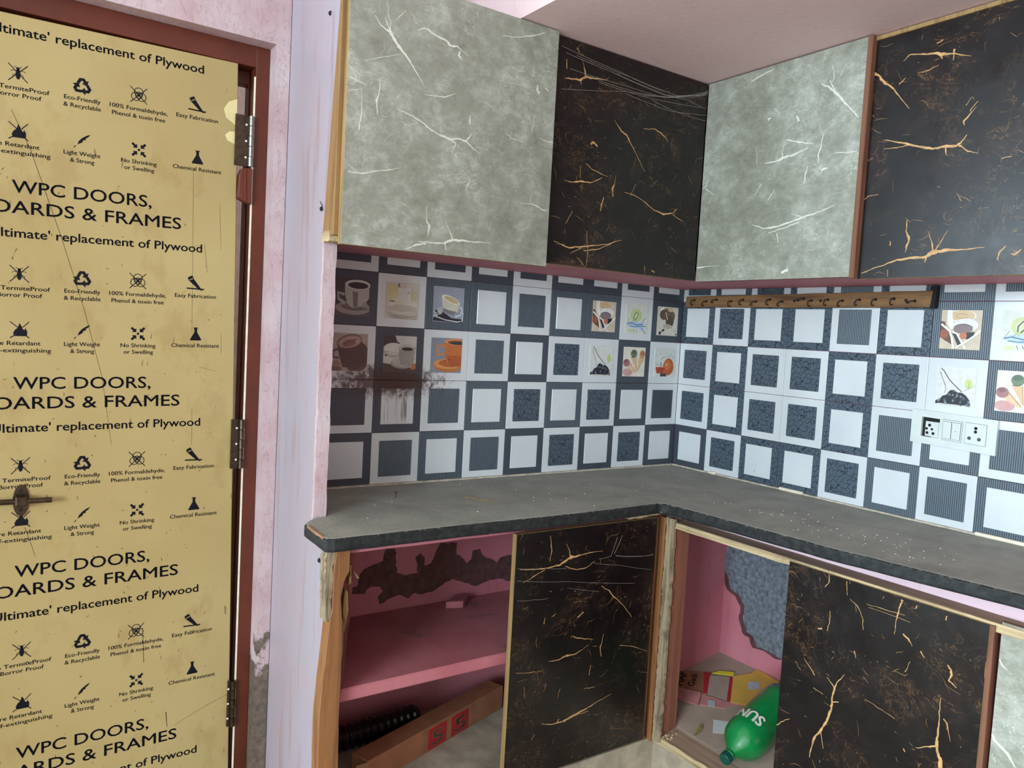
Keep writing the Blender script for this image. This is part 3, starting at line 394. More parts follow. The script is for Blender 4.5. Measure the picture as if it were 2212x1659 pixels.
# ================================================================ tiles
TW,TH=.15,.1487
INS=.102
PIC={}
def ell(cx,cy,rx,ry,a0=0,a1=360,n=20,rot=0):
    c,s=math.cos(math.radians(rot)),math.sin(math.radians(rot)); out=[]
    for i in range(n+(0 if a1-a0==360 else 1)):
        t=math.radians(a0+(a1-a0)*i/n); x,y=rx*math.cos(t),ry*math.sin(t); out.append((cx+x*c-y*s,cy+x*s+y*c))
    return out
def line(pts,w): # a thick stroke as polygon strips
    return ('line',pts,w)
pm={}
def pc(c):
    m_=sum(c)/3; c=tuple(int(m_+(v-m_)*.85) for v in c)
    k='print %d %d %d'%c
    if k not in MT: MT[k]=plain(k,c,.35,.07,60)
    return k
W_=(214,212,206)
def splash(): 
    s=[(W_,None)]
    s+=[((40,44,54),line([(.12,.95),(.18,.9),(.35,.66),(.55,.48),(.68,.38)],.022)),((40,44,54),line([(.10,.86),(.18,.68),(.26,.5)],.016)),((150,160,170),line([(.12,.8),(.2,.62)],.02)),((60,64,74),line([(.26,.5),(.27,.4),(.24,.32)],.01))]
    s+=[((196,212,120),ell(.82,.60,.10,.12)),((120,140,70),line([(.84,.66),(.82,.46)],.01)),((120,124,130),line([(.72,.40),(.98,.56)],.01))]
    s+=[((24,26,36),[(.03,.05),(.04,.12),(.14,.15),(.2,.24),(.3,.28),(.38,.4),(.48,.42),(.56,.36),(.68,.36),(.78,.3),(.88,.18),(.9,.04)])]
    random.seed(3)
    for i in range(46):
        x=random.uniform(.06,.9); m=.06+.33*max(0,1-abs(x-.48)/.52); y=random.uniform(.05,m)
        s.append((random.choice([(14,16,24),(44,50,64),(76,86,104),(120,130,146)]),ell(x,y,.03,.03,n=7)))
    s.append(((190,180,160),line([(.02,.03),(.95,.01)],.012)))
    return s
def cones():
    return [((222,212,196),None),((206,150,148),ell(.22,.14,.24,.13)),((226,186,140),[(.02,.42),(.3,.5),(.62,.14),(.55,.12)]),((220,176,126),[(.34,.66),(.58,.64),(.63,.16)]),((224,178,124),[(.70,.66),(.97,.62),(.64,.16)]),
      ((138,84,40),line([(.30,.46),(.60,.14)],.012)),((138,84,40),line([(.58,.66),(.63,.2)],.012)),((138,84,40),line([(.95,.6),(.66,.16)],.012)),
      ((164,104,104),ell(.15,.46,.15,.13)),((136,84,86),ell(.13,.52,.10,.06)),((100,122,86),ell(.47,.78,.15,.14)),((76,98,66),ell(.46,.83,.11,.07)),((52,60,44),line([(.36,.66),(.46,.64),(.56,.68)],.018)),
      ((206,136,92),ell(.86,.76,.13,.15)),((176,104,62),ell(.87,.80,.09,.08)),((214,140,138),ell(.28,.16,.08,.06))]
def scoops():
    return [((206,186,160),None),((226,214,196),ell(.5,.85,.36,.16)),((214,180,134),ell(.52,.86,.30,.14)),((184,140,92),line(ell(.52,.85,.14,.06,n=14),.015)),((110,70,52),[(0,.72),(.1,.7),(.16,.5),(.3,.42),(.34,.1),(.1,.24),(0,.3)]),
      ((166,84,54),ell(.10,.38,.11,.12)),((232,226,220),[(.14,1),(.26,1),(.3,.7),(.4,.56),(.26,.5),(.16,.66)]),((226,220,220),ell(.62,.62,.30,.17)),((134,110,110),ell(.56,.53,.24,.13)),((110,88,90),line([(.4,.6),(.6,.64),(.8,.58)],.016)),
      ((34,32,40),[(.6,.42),(.86,.46),(.8,.3),(.66,.26)]),((198,110,72),ell(.58,.35,.09,.09)),((60,52,50),[(.3,.42),(.42,.42),(.56,.12),(.46,.1)]),
      ((236,232,224),line([(0,.64),(.1,.57),(.24,.46),(.3,.3),(.36,.02)],.05)),((238,234,226),line([(.3,.44),(.42,.40),(.54,.2),(.66,.02)],.04)),((232,228,220),line([(.42,.04),(.66,.2),(.86,.36),(.98,.5)],.05)),((150,140,130),line([(.46,.04),(.68,.18),(.9,.36)],.01))]
def kiwi():
    return [((212,210,198),None),((190,204,130),ell(.46,.62,.26,.22)),((206,216,160),ell(.46,.62,.16,.14)),((40,44,36),line([(.36,.48),(.36,.62),(.46,.74),(.56,.68),(.5,.54),(.42,.46)],.03)),
      ((170,196,224),[(.06,.3),(.2,.42),(.34,.38),(.5,.44),(.66,.38),(.86,.44),(.78,.26),(.9,.06),(.6,.18),(.3,.2)]),((60,92,150),line([(.06,.32),(.24,.36),(.5,.3),(.8,.34)],.028)),((60,92,150),line([(.16,.26),(.4,.24),(.7,.26),(.94,.28)],.022)),((70,100,156),line([(.24,.34),(.34,.44),(.4,.38)],.014)),
      ((50,60,80),line([(.74,.4),(.9,.56)],.014)),((60,70,90),line([(.08,.34),(.18,.5)],.01)),((60,80,120),line([(.72,.2),(.84,.1),(.96,.02)],.016)),((60,70,90),line([(.36,.16),(.4,.06)],.014)),((60,70,90),line([(.48,.16),(.54,.06)],.014)),((206,212,150),ell(.2,.1,.14,.05))]
def dates():
    return [((206,198,184),None),((236,228,210),[(.1,.92),(.3,1),(.2,.8)]),((120,96,66),ell(.5,.80,.28,.16)),((90,66,44),ell(.3,.72,.2,.18)),((104,76,52),ell(.6,.68,.24,.24)),((76,50,34),ell(.6,.5,.2,.2)),((206,176,130),[(.46,.96),(.72,.98),(.76,.84),(.52,.84)]),((220,206,180),line([(.38,.82),(.44,.66),(.5,.56)],.03)),((120,92,66),line([(.72,.86),(.84,.7)],.03)),((176,160,140),ell(.5,.32,.22,.08)),
      ((34,30,26),ell(.3,.18,.08,.04,rot=25)),((40,36,30),ell(.15,.08,.06,.06)),((34,30,26),ell(.94,.06,.03,.03)),((70,60,50),line([(.82,.18),(.9,.14)],.014))]
def egg():
    return [((208,208,204),None),((196,92,40),ell(.68,.36,.26,.30)),((216,112,54),ell(.64,.42,.16,.18)),((236,200,170),ell(.58,.44,.02,.05)),((186,62,40),[(.06,.34),(.52,.34),(.46,.14),(.12,.12)]),((226,150,100),line([(.06,.35),(.54,.35)],.018)),((214,120,60),line([(.54,.34),(.46,.14)],.03)),((70,64,44),[(.3,.13),(.56,.14),(.62,.02),(.3,.02)]),((50,40,30),line([(.28,.52),(.34,.44),(.32,.36)],.025)),((70,60,50),line([(.06,.46),(.2,.42),(.3,.4)],.012)),
      ((110,100,90),line([(.3,.6),(.36,.66),(.44,.7),(.52,.72)],.012)),((110,100,90),line([(.6,.74),(.7,.72),(.78,.82)],.012)),((110,100,90),line([(.84,.74),(.92,.64)],.012))]
def cup_dark():
    return [((58,54,52),None),((84,78,76),[(0,0),(1,0),(1,.34),(0,.3)]),((150,142,136),ell(.54,.22,.5,.18)),((112,104,100),ell(.56,.25,.36,.10)),((60,54,52),line([(.06,.42),(.2,.26),(.5,.18),(.98,.2)],.016)),((176,168,160),[(.28,.86),(.98,.86),(.98,.5),(.82,.28),(.5,.22),(.36,.34),(.3,.54)]),((116,106,102),[(.5,.66),(.66,.64),(.66,.26),(.54,.24)]),((204,198,190),ell(.65,.84,.36,.13)),((40,26,22),ell(.66,.82,.29,.09)),((164,156,150),line([(.28,.56),(.1,.6),(.12,.44),(.3,.34)],.08)),((150,142,136),ell(.86,.32,.08,.08))]
def pear():
    return [((204,196,180),None),((206,196,140),ell(.2,.76,.18,.2)),((210,200,146),ell(.24,.6,.13,.14)),((200,196,150),ell(.86,.66,.1,.14)),((214,210,200),[(.36,.86),(.72,.86),(.76,.5),(.34,.5)]),((216,208,194),ell(.52,.38,.44,.22)),((196,186,170),ell(.52,.3,.44,.10)),((92,80,70),line([(.04,.18),(.3,.1),(.7,.08),(.98,.12)],.012)),((92,80,70),line([(.04,.12),(.4,.05),(.98,.06)],.01)),((92,80,70),line([(.1,.06),(.5,.02),(.96,.02)],.01)),((30,26,24),line([(.40,.98),(.35,.9),(.42,.88)],.03)),((40,36,30),line([(.68,.72),(.7,.76)],.02)),((150,140,100),ell(.2,.48,.08,.03))]
def cup_white():
    return [((150,156,172),None),((40,40,46),[(0,.02),(.02,.12),(.3,.3),(.6,.12),(.96,.1),(.98,0)]),((176,178,182),[(0,.3),(.3,.44),(.3,.24),(.1,.14)]),((120,122,120),[(.26,.68),(.34,.3),(.66,.2),(.88,.5)]),((206,200,178),[(.26,.7),(.3,.4),(.5,.34),(.8,.3),(.88,.56)]),((226,218,190),ell(.56,.64,.32,.10,rot=-18)),((196,176,126),ell(.58,.64,.25,.07,rot=-18)),((206,210,214),line([(.88,.46),(.96,.36),(.9,.22),(.72,.16)],.05)),((222,226,230),line([(.02,.16),(.4,.06),(.8,.02),(.96,.05),(.99,.3)],.025)),((24,22,24),ell(.1,.3,.04,.03)),((24,22,24),line([(.1,.28),(.24,.14)],.025))]
def cup_brown():
    return [((168,148,136),None),((92,70,64),ell(.72,.36,.34,.42,rot=-20)),((84,60,54),[(.14,.66),(.84,.8),(.98,.3),(.7,.06),(.3,.1),(.2,.4)]),((150,112,98),ell(.48,.78,.36,.18,rot=12)),((178,140,124),ell(.5,.78,.30,.14,rot=12)),((140,92,78),ell(.46,.74,.2,.09,rot=12)),((92,56,48),line([(.3,.7),(.5,.8),(.7,.86)],.018)),((70,46,42),line(ell(.48,.78,.36,.18,rot=12),.016)),((92,66,58),line([(.16,.58),(.02,.52),(.04,.36),(.2,.34)],.06)),((150,116,100),ell(.12,.16,.12,.12)),((120,88,76),[(0,.0),(.3,.02),(.26,.1),(0,.12)])]
def cup_grey():
    return [((196,190,184),None),((66,56,54),[(0,1),(.34,1),(.4,.84),(.5,.78),(0,.66)]),((74,60,52),[(0,.0),(1,.0),(1,.16),(.7,.1),(.3,.2),(0,.24)]),((176,166,156),ell(.3,.58,.32,.2)),((206,200,194),ell(.3,.64,.3,.16)),((150,140,132),ell(.58,.24,.36,.15)),((178,168,158),ell(.58,.27,.32,.12)),((150,142,134),[(.46,.68),(.96,.68),(.94,.3),(.8,.2),(.56,.2),(.48,.34)]),((178,172,166),ell(.71,.68,.25,.09)),((46,36,34),ell(.72,.64,.18,.05)),((60,50,46),line([(.04,.44),(.1,.46)],.04)),((70,56,50),line([(.02,.56),(.46,.52)],.008)),((186,106,52),[(.84,.06),(1,.1),(1,.26),(.9,.2)]),((104,92,80),line([(.94,.66),(1.0,.68)],.03)),((120,96,76),line([(.5,.24),(.7,.18),(.94,.22)],.012))]
def cup_orange():
    return [((128,136,150),None),((196,112,52),ell(.6,.22,.52,.2)),((222,142,74),ell(.55,.26,.46,.15)),((190,96,40),ell(.62,.28,.36,.11)),((204,108,46),[(.42,.9),(1,.92),(1,.2),(.62,.16),(.5,.34),(.44,.6)]),((182,86,34),[(.5,.5),(1,.5),(1,.2),(.62,.17)]),((226,146,84),ell(.82,.9,.4,.09)),((150,78,34),ell(.84,.88,.32,.06)),((52,58,56),ell(.86,.86,.27,.045)),((214,124,60),line([(.44,.78),(.2,.78),(.18,.6),(.22,.5),(.42,.56)],.07)),((60,40,30),ell(.6,.38,.02,.02)),((60,40,30),ell(.46,.35,.015,.02))]
def cup_clip(s):
    out=[]
    for c,sh in s:
        if isinstance(sh,list): sh=[(min(1,max(0,x)),min(1,max(0,y))) for x,y in sh]
        elif sh is not None: sh=('line',[(min(.985,max(.015,x)),min(.985,max(.015,y))) for x,y in sh[1]],sh[2])
        out.append((c,sh))
    return out
PICS=dict(splash=splash,cones=cones,scoops=scoops,kiwi=kiwi,dates=dates,egg=egg,cup_dark=cup_dark,pear=pear,cup_white=cup_white,cup_brown=cup_brown,cup_grey=cup_grey,cup_orange=cup_orange)
MC={}
def tile_mesh(kind,w=TW,h=TH):
    k=('tile',kind,w,h)
    if k not in MC:
        g=.0005; b=B().box(-w/2+g,w/2-g,0,.0085,g,h-g); MC[k]=b.mesh('tile',[kind],bevel=.0011,seg=2)
    return MC[k]
def inset_mesh(kind,hclip=None):
    k=('ins',kind,hclip)
    if k in MC: return MC[k]
    h=hclip or INS; b=B(); ms=[kind]
    if kind in PICS: ms=[]
    b.box(-INS/2,INS/2,-.0016,.001,0,h)
    if kind in PICS:
        sh=cup_clip(PICS[kind]()); d=-.0017
        ms=[pc(sh[0][0])]
        for i,(c,s) in enumerate(sh[1:]):
            m=pc(c)
            if m not in ms: ms.append(m)
            d-=.000012; P=lambda u,v:((u-.5)*INS,d,v*INS)
            if s[0]=='line': b.ribbon([(u,v,s[2]*INS*1000/INS) for u,v in s[1]],lambda u,v:P(u,v),ms.index(m)) if False else b.ribbon([((u-.5)*INS,v*INS,s[2]*INS*1000) for u,v in s[1]],lambda u,v:(u,d,v),ms.index(m))
            else: b.flat([P(u,v) for u,v in s],ms.index(m))
        MC[k]=b.mesh('inset',ms)
    else: MC[k]=b.mesh('inset',ms,bevel=.0009)
    return MC[k]
def put_tile(wall,side,i,row,code):
    # code: frame letter (D dark, W white, R ribbed dark, X crackled dark) + inset
    fr,ins=code[0],code[1:]
    km={'D':'t_dark','W':'t_white','R':'t_rib','X':'t_crack'}
    im={'w':'t_white','d':'t_dark','r':'t_rib','x':'t_crack'}
    h=TH if row<5 else .640-4*TH
    if side=='A': org=(-(9.5-i)*TW,0,(row-1)*TH); rot=Matrix.Identity(4)
    else: org=(0,-(i-.5)*TW,(row-1)*TH); rot=Matrix.Rotation(-math.pi/2,4,'Z')
    t=link('tile',tile_mesh(km[fr],TW,h),wall,org,rot)
    if ins:
        zb=.0235; hc=None if row<5 else h-zb-.0005
        off=Matrix.Translation((0,0,zb)) 
        link('inset',inset_mesh(im.get(ins,ins),hc),t,(org[0],org[1],org[2]+zb),rot)
A_ROWS={1:'Dw Wr Rw Wr Dw Wx Dw Wx Dw',2:'Wd Dw Wr Rw Wx Rw Wx Dw Wd',3:'Wcup_brown Dcup_grey Wcup_orange Wr Dw Wx Wsplash Dcones Wegg',
 4:'Dcup_dark Wpear Rcup_white Rw Wr Rw Rscoops Wkiwi Ddates',5:'Wd Dw Wd Dw Wd Dw Dw Wd Dw'}
B_ROWS={1:'Dw Wx Xw Xw Wx Rw Wr Rw Wr Rw',2:'Wx Xw Wx Wx Xw Wr Rw Wr Rw Wr',3:'Wx Xw Wx Wx Xw Wx Wsplash Rcones Wegg Wr',4:'Xw Wx Xw Xw Wr Xw Rscoops Wkiwi Rdates Rw',5:'Wx Xw Wx Xw Wr Xw Rw Wr Rw Wr'}
for r,l in A_ROWS.items():
    for i,c in enumerate(l.split()): put_tile(wall_back,'A',i+1,r,c)
for r,l in B_ROWS.items():
    for i,c in enumerate(l.split()): put_tile(wall_right,'B',i+1,r,c)
for r in range(1,6):
    h=TH if r<5 else .640-4*TH
    link('tile',tile_mesh('t_white' if r%2 else 't_dark',.0855,h),wall_back,(-1.393,0,(r-1)*TH))
# mortar bed left along the foot of the tiles
b=B().prism(jag([(-1.436,-.001),(-.004,-.001),(-.004,-.009),(-1.436,-.010)],.0016,.02),'z',0,.0045); part('mortar_bed',b,'grout',wall_back)
b=B().prism(jag([(-.001,-.01),(-.001,-1.6),(-.009,-1.6),(-.010,-.01)],.0016,.02),'z',0,.0045); part('mortar_bed',b,'grout',wall_right)
for y0,y1 in ((-.47,-.555),(-1.06,-1.24),(-.18,-.21)):
    b=B().box(-.013,-.001,y0,y1,.0,.009); part('mortar_lump',b,'cream',wall_right,bevel=.002)

# ================================================================ worktop
outer=[(-1.436,.006),(.006,.006),(.006,-2.6),(-.30,-2.6),(-.444,-1.351),(-.501,-.982),(-.530,-.495),(-.545,-.478),(-.70,-.482),(-.847,-.487),(-1.178,-.478),(-1.49,-.478),(-1.509,-.470),(-1.506,-.335),(-1.495,-.318),(-1.470,-.290),(-1.436,-.283)]
b=B().prism(jag(outer[3:15],.0014,.03,False)+[outer[15],outer[16]]+outer[:3],'z',-.031,0)
wt=part('worktop',b,'stone',bevel=.007,seg=3)
tag(wt,'dusty black stone L-shaped worktop with rough rounded front edge','worktop')
# raw chipped corner of the stone
b=B().prism([(-1.5085,-.455),(-1.503,-.458),(-1.500,-.36),(-1.506,-.355)],'z',-.006,.0012); part('chipped_edge',b,'board_dark',wt,label='raw brown chipped edge')
# ================================================================ cabinets
def door_panel(root_,key,ax,val,th,u0,u1,z0,z1,mat_,vein,edge,edge_side,sag=0.0,ragged=0.0):
    """a cabinet door lying in the plane axis=val, thickness th behind it"""
    s=1 if ax==1 else 1
    b=B()
    if ax==1: b.prism([(u0,z0),(u1,z0+sag),(u1,z1+sag),(u0,z1)],'y',val+.0008,val+th)
    else: b.prism([(u0,z0+sag),(u1,z0),(u1,z1),(u0,z1+sag)],'x',val+.0008,val+th)
    d=part('door',b,edge,root_,bevel=.0006)
    m=B(); e=.0006
    if ax==1: m.prism([(u0+e,z0+e),(u1-e,z0+sag+e),(u1-e,z1+sag-e),(u0+e,z1-e)],'y',val,val+.0008)
    else: m.prism([(u0+e,z0+sag+e),(u1-e,z0+e),(u1-e,z1-e),(u0+e,z1+sag-e)],'x',val,val+.0008)
    part('laminate',m,mat_,d,label='grey marble laminate face' if mat_=='grey' else 'black gold-veined laminate face')
    if key:
        vb=B(); eps=.00035
        lo,hi=min(u0,u1)+.001,max(u0,u1)-.001
        for k,l in enumerate(VEINS[key]):
            l=[(min(hi,max(lo,u)),min(max(z0,z1)-.002,max(min(z0,z1)+.002,z)),wd) for u,z,wd in l]
            # subdivide with a little wander so the print looks torn
            q=[]
            for i in range(len(l)-1):
                a,c=l[i],l[i+1]; n=4
                for j in range(n):
                    t=j/n; jt=.0012 if j else 0
                    q.append((a[0]+(c[0]-a[0])*t+random.uniform(-jt,jt),a[1]+(c[1]-a[1])*t+random.uniform(-jt,jt),max(.35,(a[2]+(c[2]-a[2])*t)*random.uniform(.6,1.25))))
            q.append(l[-1]); dd=val-eps-k*.000006
            q=[(min(hi,max(lo,u)),z,wd) for u,z,wd in q]
            vb.ribbon(q,(lambda u,v:(u,dd,v)) if ax==1 else (lambda u,v:(dd,u,v)))
        rs=random.Random(key); k0=len(VEINS[key])
        for k in range(90 if vein=='vein_white' else 120):
            u=rs.uniform(lo,hi); z=rs.uniform(min(z0,z1)+.004,max(z0,z1)-.004); a=rs.gauss(0,.5)+(rs.random()<.35)*1.4; L=rs.choice((.004,.008,.012,.02,.035)); q=[]
            wd=rs.uniform(.25,.75)*(1.4 if L<.009 else 1)
            for j in range(5):
                q.append((min(hi,max(lo,u)),min(max(z0,z1)-.002,max(min(z0,z1)+.002,z)),wd*(.3,.8,1,.7,.25)[j])); u+=math.cos(a)*L/4; z+=math.sin(a)*L/4; a+=rs.gauss(0,.35)
            dd=val-eps-(k0+k)*.000003
            vb.ribbon(q,(lambda u,v:(u,dd,v)) if ax==1 else (lambda u,v:(dd,u,v)))
        part('veining',vb,vein,d)['kind']='stuff'
    return d
# --- wall cabinet on the back wall
c1=root('wall_cabinet',(-.90,-.30,.64)); tag(c1,'wall cabinet over the back worktop, one grey and one black door','cabinet')
b=B().box(-1.435,-.336,-.335,-.003,.669,.685).box(-1.435,-.336,-.335,-.003,1.195,1.212).box(-1.435,-1.42,-.335,-.003,.685,1.195); part('carcass',b,'frame_brown',c1)
b=B().prism([(-.290,.640),(-.353,.640),(-.353,1.214),(-.349,1.214)],'x',-1.472,-1.440) ; part('side_panel',b,'timber',c1,bevel=.001)
b=B().prism(jag([(-.288,.628),(-.336,.628),(-.336,.650),(-.290,.651)],.0015,.01),'x',-1.474,-1.452); part('corner_block',b,'frame_edge',c1)
door_panel(c1,'greyA',1,-.372,.017,-1.462,-.905,.620,1.210,'grey','vein_white','edge','l',sag=.003)
door_panel(c1,'blackA',1,-.354,.017,-.925,-.334,.634,1.213,'black','vein_gold','edge','l')
# --- wall cabinet on the right wall
c2=root('wall_cabinet',(-.28,-1.2,.64)); tag(c2,'wall cabinet over the right worktop beside the corner, grey and black doors','cabinet')
b=B().box(-.296,-.003,-2.3,-.36,.669,.685).box(-.296,-.003,-2.3,-.36,1.195,1.212); part('carcass',b,'frame_brown',c2)
b=B().box(-.318,-.30,-2.3,-.858,1.2035,1.2135); part('top_rail',b,'edge',c2,bevel=.001)
door_panel(c2,'greyB',0,-.332,.017,-.857,-.356,.632,1.213,'grey','vein_white','ply_brown','r')
b=B().box(-.3335,-.314,-.870,-.857,.629,1.214); part('door_edge',b,'ply_brown',c2,bevel=.0008,label='brown plywood edge strip')
door_panel(c2,'blackB',0,-.314,.016,-1.50,-.868,.628,1.203,'black','vein_gold','edge','r')
# --- base cabinet under the back worktop
c3=root('base_cabinet',(-1.0,-.42,-.71)); tag(c3,'open base cabinet under the back worktop with one black door','cabinet')
def PX(x,y): return (-1.485+((x-705)+(y-1180)*.042)*.00108,-.031-(y-1180)*.001033)
pl_=[PX(*p) for p in [(729,1184),(720,1235),(717,1320),(712,1336),(696,1470),(689,1538),(685,1659),(684,1790),(728,1790),(729,1659),(732,1538),(739,1403),(737,1320),(735.6,1295),(742.6,1262),(753.6,1240),(756,1195),(748,1186)]]
b=B().prism(jag(pl_,.0008,.03),'y',-.382,-.42); part('post',b,'timber_orange',c3,bevel=.001,label='split raw timber post')
ml=[PX(*p) for p in [(708,1180),(728,1183),(719,1235),(716,1330),(711,1340),(704,1345),(703,1250)]]
b=B().prism(jag(ml,.002,.008),'y',-.384,-.416); part('rotten_edge',b,'rotten',c3,label='crumbling pale rotten edge of the post')
bk=[PX(*p) for p in [(756,1196),(776,1206),(772,1235),(764,1330),(752,1450),(742,1520),(735,1538),(738,1420),(740,1330),(748,1262)]]
b=B().prism(jag(bk,.0015,.015),'y',-.384,-.398); part('split_strip',b,'redwood',c3)
for pts in ([(757,1230),(763,1232),(762,1270),(758,1274)],[(749,1282),(755,1290),(756,1330),(747,1380),(744,1330)],[(752,1215),(756,1208),(760,1255),(757,1258)],[(741,1350),(747,1345),(744,1420),(739,1460)],[(769,1247),(780,1262),(777,1264)]):
    b=B().prism([PX(*p) for p in pts],'y',-.400,-.408); part('splinter',b,'timber',c3)
b=B().prism(jag([(-.477,-.055),(-.451,-.058),(-.451,-.715),(-.477,-.722)],.001,.04),'y',-.4395,-.412); part('stile',b,'timber_orange',c3,bevel=.001)
d=door_panel(c3,'lowA',1,-.442,.018,-.999,-.512,-.702,-.051,'black','vein_gold','edge','l')
b=B().prism([(-.50,-.052),(-.512,-.052),(-.512,-.71),(-.50,-.71)],'y',-.436,-.41); part('filler_strip',b,'ply_brown',c3)
b=B().prism(jag([(-.62,-.048),(-.52,-.045),(-.47,-.045),(-.50,-.034),(-.56,-.036),(-.61,-.041)],.002,.02),'y',-.41,-.44); part('mortar_lump',b,'frame_edge',c3)
# --- base cabinet under the right worktop
c4=root('base_cabinet',(-.44,-1.2,-.72)); tag(c4,'base cabinet under the right worktop with open corner bay and black and grey doors','cabinet')
b=B().prism(jag([(-.467,-.447),(-.473,-.470),(-.408,-.470),(-.408,-.452)],.0006,.02),'z',-.70,-.062); part('jamb',b,'frame_jamb',c4)
poly=jag([(-.446,-.050),(-.477,-.052),(-.477,-.705),(-.448,-.712)],.0026,.009)
b=B().prism(poly,'x',-.479,-.470); part('rotten_edge',b,'rotten',c4,label='splintered pale rotten front edge of the jamb')
b=B().prism([(-.470,-.0615),(-.412,-.0615),(-.412,-.078),(-.470,-.078)],'y',-.46,-2.5); part('top_rail',b,'frame_brown',c4)
b=B().prism(jag([(-.46,-.062),(-2.5,-.062),(-2.5,-.0785),(-.46,-.0785)],.0009,.03),'x',-.4735,-.4695); part('rail_edge',b,'frame_edge',c4)
b=B().prism([(-.470,-.694),(-.412,-.682),(-.412,-.700),(-.470,-.713)],'y',-.447,-2.5); part('sill',b,'frame_brown',c4)
b=B().prism(jag([(-.447,-.693),(-2.5,-.693),(-2.5,-.714),(-.447,-.714)],.0022,.016),'x',-.4745,-.4695); part('sill_edge',b,'frame_edge',c4)
for i in range(16):
    x,y=random.uniform(-.47,-.425),random.uniform(-.475,-.50); r=random.uniform(.002,.006); b=B(); z=-.690+.2*(x+.45)
    b.prism(jag(ell(x,y,r,r*.7,n=6),.001,.004),'z',z,z+r*.9); part('crumb',b,'frame_edge',c4)
d4=door_panel(c4,'lowB',0,-.4785,.018,-1.311,-.856,-.705,-.0665,'black','vein_gold','edge','r')
b=B().prism(jag([(-1.3115,-.067),(-1.320,-.066),(-1.322,-.70),(-1.3115,-.705)],.0006,.03),'x',-.478,-.458); part('door_edge',b,'ply_brown',d4,label='brown plywood door edge')
d5=door_panel(c4,None,0,-.470,.010,-1.95,-1.328,-.705,-.056,'grey','vein_white','ply_brown','r')
vb=B()
for l in ([(-1.33,-.13,2),(-1.335,-.14,3),(-1.345,-.146,1)],[(-1.312,-.28,4),(-1.335,-.29,5),(-1.36,-.305,6),(-1.375,-.325,2)],[(-1.365,-.36,3),(-1.385,-.375,6),(-1.40,-.39,3)],[(-1.325,-.36,8),(-1.34,-.37,10),(-1.345,-.38,4)],[(-1.40,-.2,4),(-1.42,-.23,6),(-1.46,-.25,3)]):
    vb.ribbon([(min(-1.330,u),z,w_) for u,z,w_ in l],lambda u,v:(-.4704,u,v))
part('veining',vb,'vein_white',d5)['kind']='stuff'
# ================================================================ the door
door=root('door_1',(-1.96,.07,FZ)); struct(door,'yellow film-wrapped door printed with slogans, in a red brown frame')
# frame: right jamb, head, left jamb with a stop rebate
def frame_piece(pts_box,nm='frame'):
    b=B()
    for q in pts_box: b.box(*q)
    return part(nm,b,'red',door,bevel=.002,seg=2)
frame_piece([(-1.536,-1.501,.048,.130,FZ,1.130),(-1.5395,-1.536,.098,.130,FZ,1.085)],'jamb')
frame_piece([(-2.42,-1.501,.049,.130,1.079,1.131),(-2.385,-1.536,.098,.130,1.045,1.079)],'head')
frame_piece([(-2.42,-2.385,.048,.130,FZ,1.079)],'jamb')
b=B().prism([(-1.5395,-.80),(-1.5355,-.80),(-1.5355,1.055),(-1.5395,1.055)],'y',.0475,.0505); part('bare_edge',b,'cream',door,label='pale bare edge of the frame')
# wooden wedge under the top hinge
b=B().prism([(-1.566,.822),(-1.5405,.826),(-1.5405,.735),(-1.560,.742),(-1.574,.748),(-1.572,.806)],'y',.034,.060); part('wedge',b,'redwood',door,bevel=.002)
b=B().prism([(-1.562,.820),(-1.557,.820),(-1.555,.742),(-1.560,.742)],'y',.031,.035); part('wedge_ridge',b,'redwood',door)
# leaf (leans a degree on its hinges)
LO=(-1.96,.05,.2); lean=Matrix.Rotation(-.0172,4,'Y')
lb=B().box(-2.375,-1.5645,.050,.082,-.85,1.072)
leaf=link('leaf',lb.mesh('leaf',['film'],LO,bevel=.0012),door,LO,lean); leaf['label']='yellow protective film with dark printed slogans'
WM[leaf.name]=Matrix.Translation((LO[0],LO[1],LO[2]+Z0))@lean
def on_leaf(name,me_or_b,mats,og):
    me=me_or_b.mesh(name,mats,og) if isinstance(me_or_b,B) else me_or_b
    o=bpy.data.objects.new(name,me); COL.objects.link(o); o.parent=leaf
    o.location=(og[0]-LO[0],og[1]-LO[1],og[2]-LO[2]); WM[o.name]=WM[leaf.name]; return o
YP=.0497
def lettering(body,x0,x1,base,cap,bold=0.0,full=None):
    """body placed so that the text `full or body` spans x0..x1; returns builder"""
    v,f,wn=text2d(body,x1-x0,cap,1.0,bold)
    b=B(); b.add([(x0+x,YP,base+y) for x,y in v],[tuple(reversed(q)) for q in f]); return b
def nw(s): return text2d(s,None,1)[2]
def nx(x,z): return x+.0172*(z-.2)
BASE=.264
HEAD=[]
r2=nw('BOARDS & FRAMES')/nw('ARDS & FRAMES'); r3=nw("'Ultimate' replacement of Plywood")/nw('replacement of Plywood')
TXT=[('heading','WPC DOORS,',-2.041,-1.762,.2640,.0285,.012),('heading','BOARDS & FRAMES',-1.695-.346*r2,-1.695,.2195,.0285,.012),
 ('tagline',"'Ultimate' replacement of Plywood",-1.645-.311*r3,-1.645,.1675,.0205,.016)]
